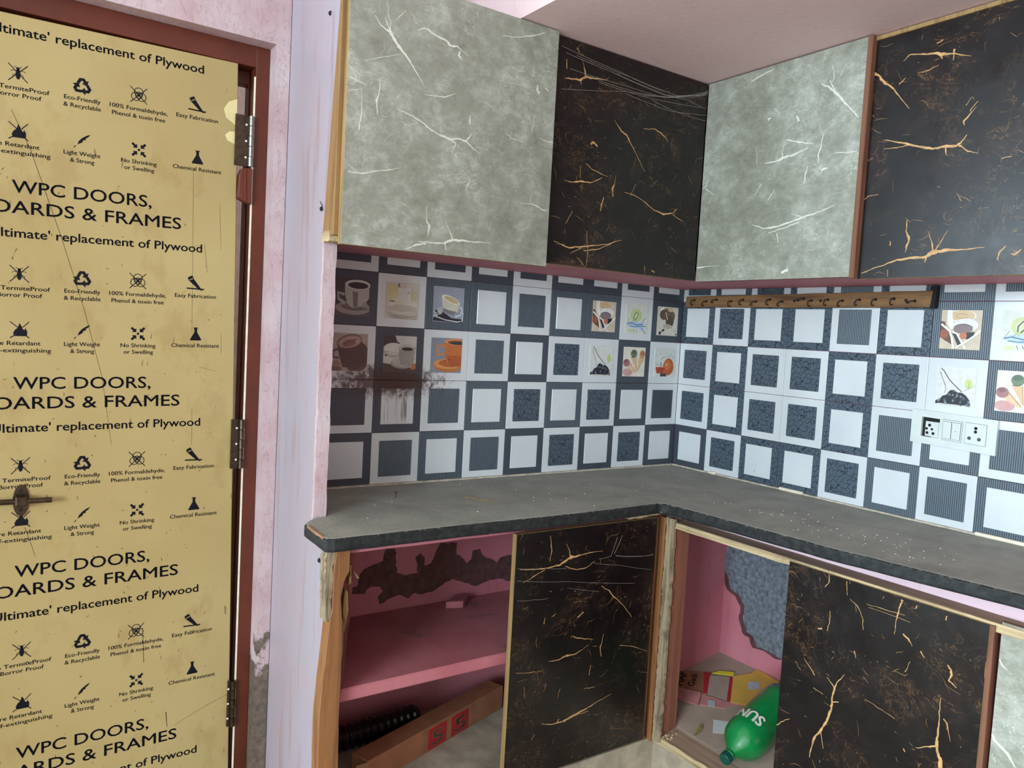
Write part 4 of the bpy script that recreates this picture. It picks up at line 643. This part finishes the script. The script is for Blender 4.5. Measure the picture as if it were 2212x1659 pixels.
CAP=[('100% TermiteProof',-2.105,-1.974,.4830,0),('& Borror Proof',-2.088,-1.989,.4680,0),('Eco-Friendly',-1.946,-1.874,.4830,0),('& Recyclable',-1.947,-1.873,.4670,0),
 ('100% Formaldehyde,',-1.855,-1.732,.4830,0),('Phenol & toxin free',-1.850,-1.737,.4665,0),('Easy Fabrication',-1.712,-1.616,.4865,0),
 ('Fire Retardant',-2.084,-1.991,.3620,0),('Self-extinguishing',-2.092,-1.970,.3460,0),('Light Weight',-1.945,-1.872,.3620,0),('& Strong',-1.932,-1.884,.3460,0),
 ('No Shrinking',-1.829,-1.753,.3615,0),('or Swelling',-1.822,-1.758,.3460,0),('Chemical Resistant',-1.717,-1.605,.3640,0)]
def P2(b,pts,cx,cz,s): b.flat([(cx+x*s,YP,cz+z*s) for x,z in (pts if sum(pts[i][0]*pts[(i+1)%len(pts)][1]-pts[(i+1)%len(pts)][0]*pts[i][1] for i in range(len(pts)))>0 else pts[::-1])])
def LN(b,pts,w,cx,cz,s): b.ribbon([(cx+x*s,cz+z*s,w*s*1000) for x,z in pts],lambda u,v:(u,YP-.00006,v))
def cross(b,cx,cz,s): LN(b,[(-.5,.5),(.5,-.5)],.05,cx,cz,s); LN(b,[(.5,.5),(-.5,-.5)],.05,cx,cz,s)
def ic_bug(b,cx,cz,s):
    cross(b,cx,cz,s); P2(b,ell(0,-.08,.13,.3),cx,cz,s); P2(b,ell(0,.24,.09,.1),cx,cz,s)
    for q in ([(-.1,.12),(-.3,.14),(-.38,.06)],[(.1,.12),(.3,.14),(.38,.06)],[(-.1,-.05),(-.28,-.14),(-.26,-.3)],[(.1,-.05),(.28,-.14),(.26,-.3)],[(-.04,.3),(-.2,.38)],[(.04,.3),(.2,.38)]): LN(b,q,.03,cx,cz,s)
def ic_rec(b,cx,cz,s):
    a=[(-.16,.12),(-.30,.20),(-.14,.48),(.12,.48),(.22,.32),(.34,.38),(.26,.06),(-.02,.14),(.08,.22),(.02,.32),(-.04,.32)]
    for k in range(3):
        t=-k*2*math.pi/3; P2(b,[(x*math.cos(t)-y*math.sin(t),x*math.sin(t)+y*math.cos(t)-.04) for x,y in a],cx,cz,s)
def ic_bio(b,cx,cz,s):
    cross(b,cx,cz,s)
    for k in range(3):
        t=math.pi/2+k*2*math.pi/3; LN(b,ell(.2*math.cos(t),.2*math.sin(t),.26,.26,n=22)+[(.2*math.cos(t)+.26,.2*math.sin(t))],.045,cx,cz,s)
    LN(b,ell(0,0,.2,.2,n=18)+[(.2,0)],.05,cx,cz,s)
def ic_saw(b,cx,cz,s):
    P2(b,[(-.46,.44),(-.24,.56),(-.16,.40),(-.38,.28)],cx,cz,s); P2(b,[(-.40,.22),(-.10,.36),(.34,-.24),(.48,-.46),(.18,-.32)],cx,cz,s); LN(b,[(-.55,-.30),(.58,-.34)],.09,cx,cz,s)
    LN(b,[(-.46,.44),(-.40,.22)],.05,cx,cz,s); LN(b,[(-.22,.56),(-.10,.36)],.05,cx,cz,s)
def ic_fire(b,cx,cz,s):
    LN(b,[(-.5,.5),(-.1,.15)],.05,cx,cz,s); LN(b,[(.5,.5),(.16,.15)],.05,cx,cz,s); LN(b,[(-.5,-.5),(-.3,-.36),(.1,-.36),(.34,-.36),(.5,-.5)],.06,cx,cz,s)
    P2(b,[(-.30,-.36),(-.34,-.2),(-.24,.0),(-.12,.1),(-.04,.28),(-.02,.42),(.1,.24),(.16,.05),(.26,-.02),(.3,.12),(.4,-.1),(.38,-.36)],cx,cz,s)
def ic_feather(b,cx,cz,s):
    P2(b,[(-.30,-.28),(-.22,-.04),(-.02,.2),(.26,.4),(.52,.52),(.36,.30),(.22,.22),(.22,.10),(.06,.06),(.0,-.1),(-.2,-.22)],cx,cz,s); LN(b,[(-.52,-.52),(-.40,-.36)],.05,cx,cz,s)
def ic_arrows(b,cx,cz,s):
    P2(b,ell(0,0,.09,.09,n=12),cx,cz,s)
    for sx,sz in ((1,1),(1,-1),(-1,1),(-1,-1)): P2(b,[(x*sx,y*sz) for x,y in [(.12,.12),(.42,.12),(.34,.22),(.52,.40),(.40,.52),(.22,.34),(.12,.42)]],cx,cz,s)
def ic_flask(b,cx,cz,s): P2(b,[(-.16,.5),(.16,.5),(.16,.44),(.10,.42),(.10,.14),(.42,-.44),(.38,-.5),(-.38,-.5),(-.42,-.44),(-.10,.14),(-.10,.42),(-.16,.44)],cx,cz,s)
ICON=[(ic_bug,-2.033,.519,.036),(ic_rec,-1.911,.517,.038),(ic_bio,-1.795,.519,.036),(ic_saw,-1.666,.520,.036),(ic_fire,-2.031,.396,.036),(ic_feather,-1.909,.395,.032),(ic_arrows,-1.792,.394,.031),(ic_flask,-1.6615,.397,.032)]
protos=[]
for nm,body,x0,x1,z,cap,bold in TXT: protos.append((nm,lettering(body,nx(x0,z),nx(x1,z),z,cap,bold)))
for body,x0,x1,z,_ in CAP: protos.append(('caption',lettering(body,nx(x0,z),nx(x1,z),z,.0096,.016)))
for fn,x,z,s_ in ICON:
    b=B(); fn(b,nx(x,z),z,s_); protos.append(('pictogram',b))
OFFS=[.862,.431,0,-.4275,-.855]
for nm,b in protos:
    zs=[v[2] for v in b.v]; xs=[v[0] for v in b.v]; og=((min(xs)+max(xs))/2,YP,min(zs)); me=b.mesh(nm,['ink'],og)
    for of in OFFS:
        if max(zs)+of>1.068 or min(zs)+of<-.84 : continue
        on_leaf(nm,me,None,(og[0],og[1],og[2]+of))
# long scratch, tape marks and lifted film flaps
b=B(); b.ribbon([(-2.04,.87,.8),(-2.005,.79,1.0),(-1.945,.60,.9),(-1.90,.44,.8),(-1.865,.29,.7),(-1.845,.13,.4)],lambda u,v:(u,YP,v)); on_leaf('scratch',b,['steel_dark'],(-2,YP,.3))
b=B()
for l in ([(-1.667,.80,.5),(-1.667,.40,.5)],[(-1.605,.72,.4),(-1.602,.66,.5),(-1.600,.61,.4)],[(-1.597,.40,.5),(-1.597,.35,.5)],[(-1.668,.61,.6),(-1.64,.62,.6),(-1.632,.55,.5)],[(-1.665,.21,.5),(-1.665,.12,.5)],[(-1.775,-.33,.9),(-1.772,-.42,1.2)],[(-1.72,-.56,2),(-1.717,-.60,1)],[(-1.57,-.55,.7),(-1.63,-.57,.6),(-1.70,-.60,.6)],[(-2.02,-.05,1),(-2.0,-.12,.6)],[(-1.65,.315,.5),(-1.61,.305,.5)]):
    b.ribbon(l,lambda u,v:(u,YP,v))
on_leaf('tape_mark',b,['steel_dark'],(-1.7,YP,.3))['kind']='stuff'
b=B().flat([(-1.5655,YP,.985),(-1.586,YP,.975),(-1.598,YP,.955),(-1.592,YP,.935),(-1.5655,YP,.918)][::-1]).flat([(-1.5655,YP,.905),(-1.584,YP,.903),(-1.594,YP,.893),(-1.588,YP,.880),(-1.5655,YP,.872)][::-1]); on_leaf('film_flap',b,['film_pale'],(-1.57,YP,.93))
random.seed(11)
b=B()
for i in range(150):
    x=random.uniform(-2.08,-1.59); z=random.uniform(-.72,.25) if i%3 else random.uniform(.2,.75); l=random.uniform(.002,.008); a=random.uniform(-1.6,1.6)
    b.ribbon([(x,z,.4),(x+l*.4*math.cos(a),z+l*.5*math.sin(a),random.uniform(.6,1.8)),(x+l*math.cos(a+.4),z+l*math.sin(a+.4),.3)],lambda u,v:(u,YP-.0001,v))
o=on_leaf('dirt_specks',b,['steel_dark'],(-1.8,YP,0)); o['kind']='stuff'
# hinges
for nm,z0,z1,m in (('hinge',.829,.955,'steel'),('hinge',.060,.188,'steel_dark'),('hinge',-.63,-.505,'steel_dark')):
    xl=-1.5645-.0172*(z0-.2)
    b=B().box(xl-.008,-1.5465,.0445,.0475,z0,z1); h=part(nm,b,'steel_dark',door,bevel=.0006,label='steel butt hinge')
    n=5
    for k in range(n):
        zz=z0+(z1-z0)*k/n; q=B(); r=.0066 if k%2==0 else .0060
        q.tube([(-1.5445,.041,zz+.0008),(-1.5445,.041,zz+(z1-z0)/n-.0008)],r,12); part('knuckle',q,m,h,smooth=False)
    for k in (.18,.5,.82):
        q=B(); q.tube([(-1.556,.0446,z0+(z1-z0)*k),(-1.556,.0438,z0+(z1-z0)*k)],.0028,8); part('screw',q,'fleck',h)
# tower bolt
bl=part('bolt_bracket',B().prism(ell(-2.024,.012,.0155,.036,n=28),'y',.0495,.0462),'steel_dark',door,bevel=.0006)
q=B(); q.tube([(-2.110,.030,.014),(-1.965,.030,.0125)],.0062,14); part('bolt_rod',q,'steel_dark',bl,smooth=False)
q=B(); 
for z in (.034,-.010): q.tube([(-2.024,.0462,z),(-2.024,.0440,z)],.004,8)
part('screw',q,'dark',bl)
q=B(); q.box(-2.036,-2.012,.022,.047,.003,.024); part('bolt_keeper',q,'steel_dark',bl,bevel=.003,seg=2)

# ================================================================ hook rail
hr=root('hook_rail',(-.02,-.47,.575)); tag(hr,'old brown wooden rail of little hooks on the right wall tiles','hook rail')
b=B().prism(jag([(-.030,.575),(-.900,.577),(-.905,.622),(-.032,.613)],.0009,.05),'x',-.0035,-.0215); part('board',b,'hook_wood',hr,bevel=.0015)
b=B().prism(jag([(-.898,.575),(-.912,.575),(-.914,.636),(-.898,.634)],.001,.02),'x',-.0035,-.020); part('end_batten',b,'dark',hr)
hp=None
for i,(y,dz,rz) in enumerate(zip((-.073,-.128,-.174,-.237,-.286,-.338,-.392,-.439,-.515,-.543,-.598,-.646,-.699,-.748,-.801,-.860),(0,-.004,.002,-.003,.002,-.004,.003,-.003,.006,0,.003,0,.003,.004,.006,0),(0,30,70,-20,10,60,0,40,90,-10,0,25,15,0,-10,100))):
    if hp is None:
        b=B(); pts=[(0,0,0),(-.010,0,0)]+[(-.010-.009*math.sin(math.radians(t)),0,-.009+.009*math.cos(math.radians(t))) for t in range(0,230,20)]
        b.tube(pts,.0016,6); b.tube([(.0,0,0),(-.0015,0,0)],.0042,8); hp=b.mesh('hook',['dark'])
        ya=b
    org=(-.0212,y,.600+dz-.006*abs(y)/.9)
    link('hook',hp,hr,org,Matrix.Rotation(math.radians(rz*.6+12),4,'X'))
for y in (-.482,-.573,-.835):
    b=B(); b.tube([(-.0214,y,.596),(-.0223,y,.596)],.0045,9); part('nail_hole',b,'dark',hr)
# ================================================================ switch plate
sp=root('switch_board',(-.008,-.98,.208)); tag(sp,'white switch plate with sockets on the tiles, tilted slightly','switch')
tilt=.032
def Q(y,z):   # plate coordinates: y to the right from its left edge, z up from its foot -> wall
    return (-.873-y*math.cos(tilt)-z*math.sin(tilt)*0.0, .2145-y*math.sin(tilt)+z)
def pp(name,y0,y1,z0,z1,x0,x1,m,parent,bevel=0,label=None):
    b=B().prism([Q(y0,z0),Q(y1,z0),Q(y1,z1),Q(y0,z1)],'x',x0,x1); return part(name,b,m,parent,bevel,2,label=label)
# ring-shaped plate so that the broken socket really sits in a hole
PW,PH=.2165,.0895
def plate():
    ring=[]
    b=B()
    hole=(.0275,.0755,.0195,.0715)
    b.prism([Q(0,0),Q(hole[0],0),Q(hole[0],PH),Q(0,PH)],'x',-.0005,-.0095)
    b.prism([Q(hole[1],0),Q(PW,0),Q(PW,PH),Q(hole[1],PH)],'x',-.0005,-.0095)
    b.prism([Q(hole[0],0),Q(hole[1],0),Q(hole[1],hole[2]),Q(hole[0],hole[2])],'x',-.0005,-.0095)
    b.prism([Q(hole[0],hole[3]),Q(hole[1],hole[3]),Q(hole[1],PH),Q(hole[0],PH)],'x',-.0005,-.0095)
    return b
part('plate',plate(),'white_plastic',sp)
pp('box_hole',.0275,.0755,.0195,.0715,-.0006,-.0012,'dark',sp)
k=pp('broken_socket',.036,.0700,.021,.0610,-.0012,-.0050,'white_plastic',sp,.001)
for y,z,r in ((.047,.051,.0042),(.040,.041,.0036),(.054,.041,.0034),(.042,.030,.0040),(.058,.030,.0040)):
    b=B(); yy,zz=Q(y,z); b.tube([(-.0049,yy,zz),(-.0053,yy,zz)],r,10); part('pin_hole',b,'dark',k)
f=pp('switch_frame',.0835,.1330,.0195,.0725,-.0095,-.0108,'white_plastic',sp,.0006)
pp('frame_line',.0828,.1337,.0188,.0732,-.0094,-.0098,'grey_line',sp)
for y0,y1 in ((.0865,.1065),(.1095,.1300)):
    s_=pp('switch',y0,y1,.0235,.0680,-.0108,-.0142,'white_plastic',sp,.001)
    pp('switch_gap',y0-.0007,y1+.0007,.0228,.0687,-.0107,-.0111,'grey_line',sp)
pp('switch_mark',.1165,.1225,.0455,.0463,-.0141,-.0144,'dark',sp)
f=pp('socket',.1415,.1920,.0195,.0735,-.0095,-.0112,'white_plastic',sp,.0008)
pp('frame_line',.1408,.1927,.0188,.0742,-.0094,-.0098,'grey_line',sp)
for y,z,r in ((.1667,.0615,.0042),(.1667,.0525,.0040)):
    b=B(); yy,zz=Q(y,z); b.tube([(-.0111,yy,zz),(-.0115,yy,zz)],r,12); part('earth_hole',b,'dark',f)
for y,z in ((.1525,.0345),(.1765,.0345)):
    b=B(); yy,zz=Q(y,z); b.tube([(-.0111,yy,zz),(-.0115,yy,zz)],.0044,12); h_=part('pin_ring',b,'dark',f)
    b=B(); b.tube([(-.0114,yy,zz),(-.0117,yy,zz)],.0028,10); part('pin_hole',b,'grey_line',h_)
# ================================================================ things in and on the cabinets
def sz(x,off=0): return -.682+(x+.41)*.1756+off       # sloping floor of the corner bay
def sheet(poly,off,th=.0012):
    b=B(); n=len(poly); 
    ar=sum(poly[i][0]*poly[(i+1)%n][1]-poly[(i+1)%n][0]*poly[i][1] for i in range(n))
    if ar<0: poly=poly[::-1]
    lo=[(x,y,sz(x,off)) for x,y in poly]; hi=[(x,y,sz(x,off+th)) for x,y in poly]
    b.add(lo+hi,[tuple(range(n-1,-1,-1)),tuple(range(n,2*n))]+[(i,(i+1)%n,n+(i+1)%n,n+i) for i in range(n)]); return b
def clampx(p,lo=-.402,hi=.004,yhi=-.273): return [(min(hi,max(lo,x)),min(yhi,y)) for x,y in p]
o=part('cardboard_sheet',sheet(clampx(C_PLAIN),.0004),'kraft'); tag(o,'plain dusty grey cardboard sheet at the front of the corner bay','cardboard')
ca=root('carton_pieces',(-.27,-.46,-.66)); tag(ca,'flattened yellow, red and pink carton grouped with separate brown board and flap inside the corner bay','carton')
part('pink_panel',sheet(clampx(C_PINK),.0020),'pink_print',ca)
part('tan_panel',sheet(clampx(C_TAN),.0034,.0006),'kraft',ca)
part('red_stripe',sheet(clampx(C_REDL),.0050,.0005),'red_ink',ca)
part('grey_panel',sheet(clampx(C_GREY),.0046,.0006),'kraft',ca)
part('yellow_panel',sheet(clampx(C_YEL),.0036),'yellow',ca)
part('red_stripe',sheet(clampx(C_REDR),.0052,.0005),'red_ink',ca)
for q in (C_STK1,C_STK2,C_STK3,C_STK4): part('sticker',sheet(clampx(q),.0056,.0004),'silver',ca)
bc=ca  # brown board and flap are separate pieces, only grouped under the carton
part('brown_board',sheet(clampx(C_BROWN),.0022),'board',bc,label='separate brown board hand-lettered in black')
part('folded_flap',sheet(clampx(C_FLAP),.0070,.0012),'pink_print',bc,label='pinkish folded back flap')
def slope_text(body,p0,p1,cap,nm,parent):
    v,f,_=text2d(body,math.hypot(p1[0]-p0[0],p1[1]-p0[1]),cap,1,.02); dx,dy=p1[0]-p0[0],p1[1]-p0[1]; l=math.hypot(dx,dy); dx/=l; dy/=l
    b=B(); b.add([(p0[0]+x*dx-y*dy,p0[1]+x*dy+y*dx,sz(p0[0]+x*dx-y*dy,.0040)) for x,y in v],f); part(nm,b,'dark',parent)
slope_text('HAP',HAR[0],(HAR[0][0]+(HAR[1][0]-HAR[0][0])*.95,HAR[0][1]+(HAR[1][1]-HAR[0][1])*.95),.030,'lettering',bc)
slope_text('Gadi',HAR[2],(HAR[2][0]+(HAR[3][0]-HAR[2][0])*.95,HAR[2][1]+(HAR[3][1]-HAR[2][1])*.95),.022,'lettering',bc)
tag(part('plastic_wrapper',sheet(clampx(C_YEL2),.0064),'yellow2'),'crumpled lemon yellow plastic wrapper at the back of the carton','wrapper')
tag(part('paper_sheet',sheet(clampx(C_WHITE),.0026,.0006),'paper'),'white lined paper scrap lying beside the green bottle','paper')
b=B(); x0,y0=LEAF[1]; lf=clampx(LEAF)
b.add([(lf[0][0],lf[0][1],sz(lf[0][0],.004)),(lf[1][0],lf[1][1],sz(lf[1][0],.016)),(lf[2][0],lf[2][1],sz(lf[2][0],.010)),(lf[3][0],lf[3][1],sz(lf[3][0],.003)),((lf[0][0]+lf[2][0])/2,(lf[0][1]+lf[2][1])/2,sz(lf[0][0],.012))],[(0,4,1),(1,4,2),(2,4,3),(3,4,0)])
b.tube([(lf[3][0],lf[3][1],sz(lf[3][0],.003)),(lf[0][0],lf[0][1],sz(lf[0][0],.005))],.0007,5); tag(part('dry_leaf',b,'leaf'),'curled brown dry leaf on the cabinet floor near the bottle','leaf')
# green bottle lying on its side, cap to the front
bo=root('plastic_bottle',BOT1); tag(bo,'green plastic drink bottle lying with its cap to the front','bottle')
p0=Vector(BOT0); p2=Vector((BOT2[0],BOT2[1],BOT2[2])); ax_=(p2-p0).normalized()
prof=[(.0,.0135),(.012,.0135),(.013,.0165),(.016,.0165),(.017,.0135),(.024,.015),(.040,.028),(.058,.045),(.075,.055),(.092,.0585),(.120,.0590),(.140,.0575),(.146,.0560),(.160,.0565),(.215,.0585),(.225,.0570),(.255,.0580),(.285,.055),(.292,.040),(.288,.015)]
b=B(); b.tube([p0+ax_*t for t,r in prof],[r for t,r in prof],32); part('body',b,'bottle',bo,smooth=True)
b=B(); b.tube([p0+ax_*t for t in (-.008,-.006,.010,.0115)],[.0150,.0165,.0165,.0155],24); part('cap',b,'cap',bo,bevel=.0006)
v,f,_=text2d('SUNU',.105,.036,1.0,.03)
up=Vector((0,0,1)); e1=(up-ax_*up.dot(ax_)).normalized(); e2=ax_.cross(e1)
b=B(); R_=.0594
# letters run round the body, tops toward the cap end
b.add([p0+ax_*(.142-yy)+(e1*math.cos((xx-.040)/R_)+e2*-math.sin((xx-.040)/R_))*(R_) for xx,yy in v],f+[tuple(reversed(q)) for q in []]); part('lettering',b,'fleck',bo,label='white lettering wrapped round the bottle')
# long printed carton lying in the lower bay
zf=-.700
d=Vector((.352,.125,0)).normalized(); nrm=Vector((-d.y,d.x,0)); a0=Vector((-1.30,-.285,zf)); L_=.56; Hh=.070; Wd=.06
cb=root('long_carton',(-1.05,-.2,zf)); tag(cb,'long brown carton with red figures lying in the lower open shelf','carton')
pts=[a0,a0+d*L_,a0+d*L_+nrm*Wd,a0+nrm*Wd]
b=B(); b.add([tuple(p) for p in pts]+[tuple(p+Vector((0,0,Hh))) for p in pts],[(3,2,1,0),(4,5,6,7),(0,1,5,4),(1,2,6,5),(2,3,7,6),(3,0,4,7)]); part('box',b,'board',cb,bevel=.0015)
def on_carton(u,v,e=.0006): p=a0+d*u-nrm*e; return (p.x,p.y,zf+v)
b=B()
for u0 in (.222,.318):
    b.flat([on_carton(u0,.004),on_carton(u0+.075,.004),on_carton(u0+.075,.062),on_carton(u0,.062)])
part('print_block',b,'red_ink',cb)
b=B()
for body,u0 in (('5',.235),('5',.331)):
    v,f,_=text2d(body,.05,.040,1,.04); b.add([on_carton(u0+x,.013+y,.0012) for x,y in v],f)
for u in (.206,.214): b.flat([on_carton(u,.002,.001),on_carton(u+.002,.002,.001),on_carton(u+.002,.066,.001),on_carton(u,.066,.001)])
part('lettering',b,'board_dark',cb)['kind']='stuff'
b=B(); b.add([on_carton(0,.0),on_carton(-.02,.01,-.02),on_carton(-.022,.06,-.02),on_carton(0,.068)],[(0,1,2,3)]); part('end_flap',b,'board_dark',cb)
# corrugated hose behind it
b=B(); h0=Vector((-1.36,-.10,zf+.036)); h1=Vector((-1.06,-.075,zf+.036)); pts=[];rs=[]
for i in range(57):
    t=i/56; pts.append(h0.lerp(h1,t)); rs.append(.034 if i%4 in(1,2) else .030)
b.tube(pts,rs,20); hs=part('corrugated_hose',b,'hose'); tag(hs,'short black corrugated plastic hose at the back of the lower bay','hose')
# brick end left on the shelf
b=B().prism(jag([(-.965,-.052),(-.915,-.070),(-.870,-.030),(-.915,-.012)],.002,.02),'z',-.373,-.352); tag(part('brick_chip',b,'shelf',bevel=.002),'flat pink-dusted brick chip at the back of the pink shelf','brick')
# twig, nail and flecks on the worktop
b=B(); b.tube([(-1.030,-.240,.003),(-1.022,-.250,.004),(-1.010,-.268,.0025),(-.992,-.290,.002),(-.975,-.312,.002)],[.0022,.0016,.0012,.001,.0006],6); b.tube([(-1.024,-.248,.003),(-1.030,-.236,.008),(-1.026,-.230,.009)],.001,5); tag(part('twig',b,'leaf'),'thin dry twig lying on the back worktop','twig')
b=B(); b.tube([(-1.203,-.175,.001),(-1.203,-.173,.016)],.0009,6); b.tube([(-1.203,-.173,.0155),(-1.203,-.173,.0168)],.0035,8); tag(part('nail',b,'dark'),'small black nail standing on the back worktop','nail')
random.seed(5); b=B()
for i in range(95):
    u=random.gauss(0,1); y=-.90+u*.17; x=-.33+random.gauss(0,.055)-.0*u
    if i>70: x=random.uniform(-1.4,-.2); y=random.uniform(-.44,-.05)
    if x<-.44 and y<-.44: continue
    r=random.uniform(.0008,.0024); b.prism(jag(ell(x,y,r,r*.8,n=5),.0002,.003),'z',.0001,.0009)
tag(part('paint_flecks',b,'fleck'),'pale paint flecks scattered over the worktop','flecks',kind='stuff')
# cobwebs
def web(name,L,label,r=.00035,bow=.004,ax=1):
    b=B()
    for l in L:
        q=[]
        for i in range(len(l)-1):
            for j in range(4):
                t=j/4; p=[l[i][k]+(l[i+1][k]-l[i][k])*t for k in range(3)]; p[2]-=math.sin(math.pi*t)*.0015; q.append(p)
        q.append(list(l[-1])); b.tube(q,r,4)
    return tag(part(name,b,'web'),label,'cobweb')
web('cobweb',WEB_A,'dusty cobweb strands across the black wall cabinet door at the corner',.00035)
web('cobweb',WEB_L,'fine cobweb threads across the black base cabinet door',.0003)
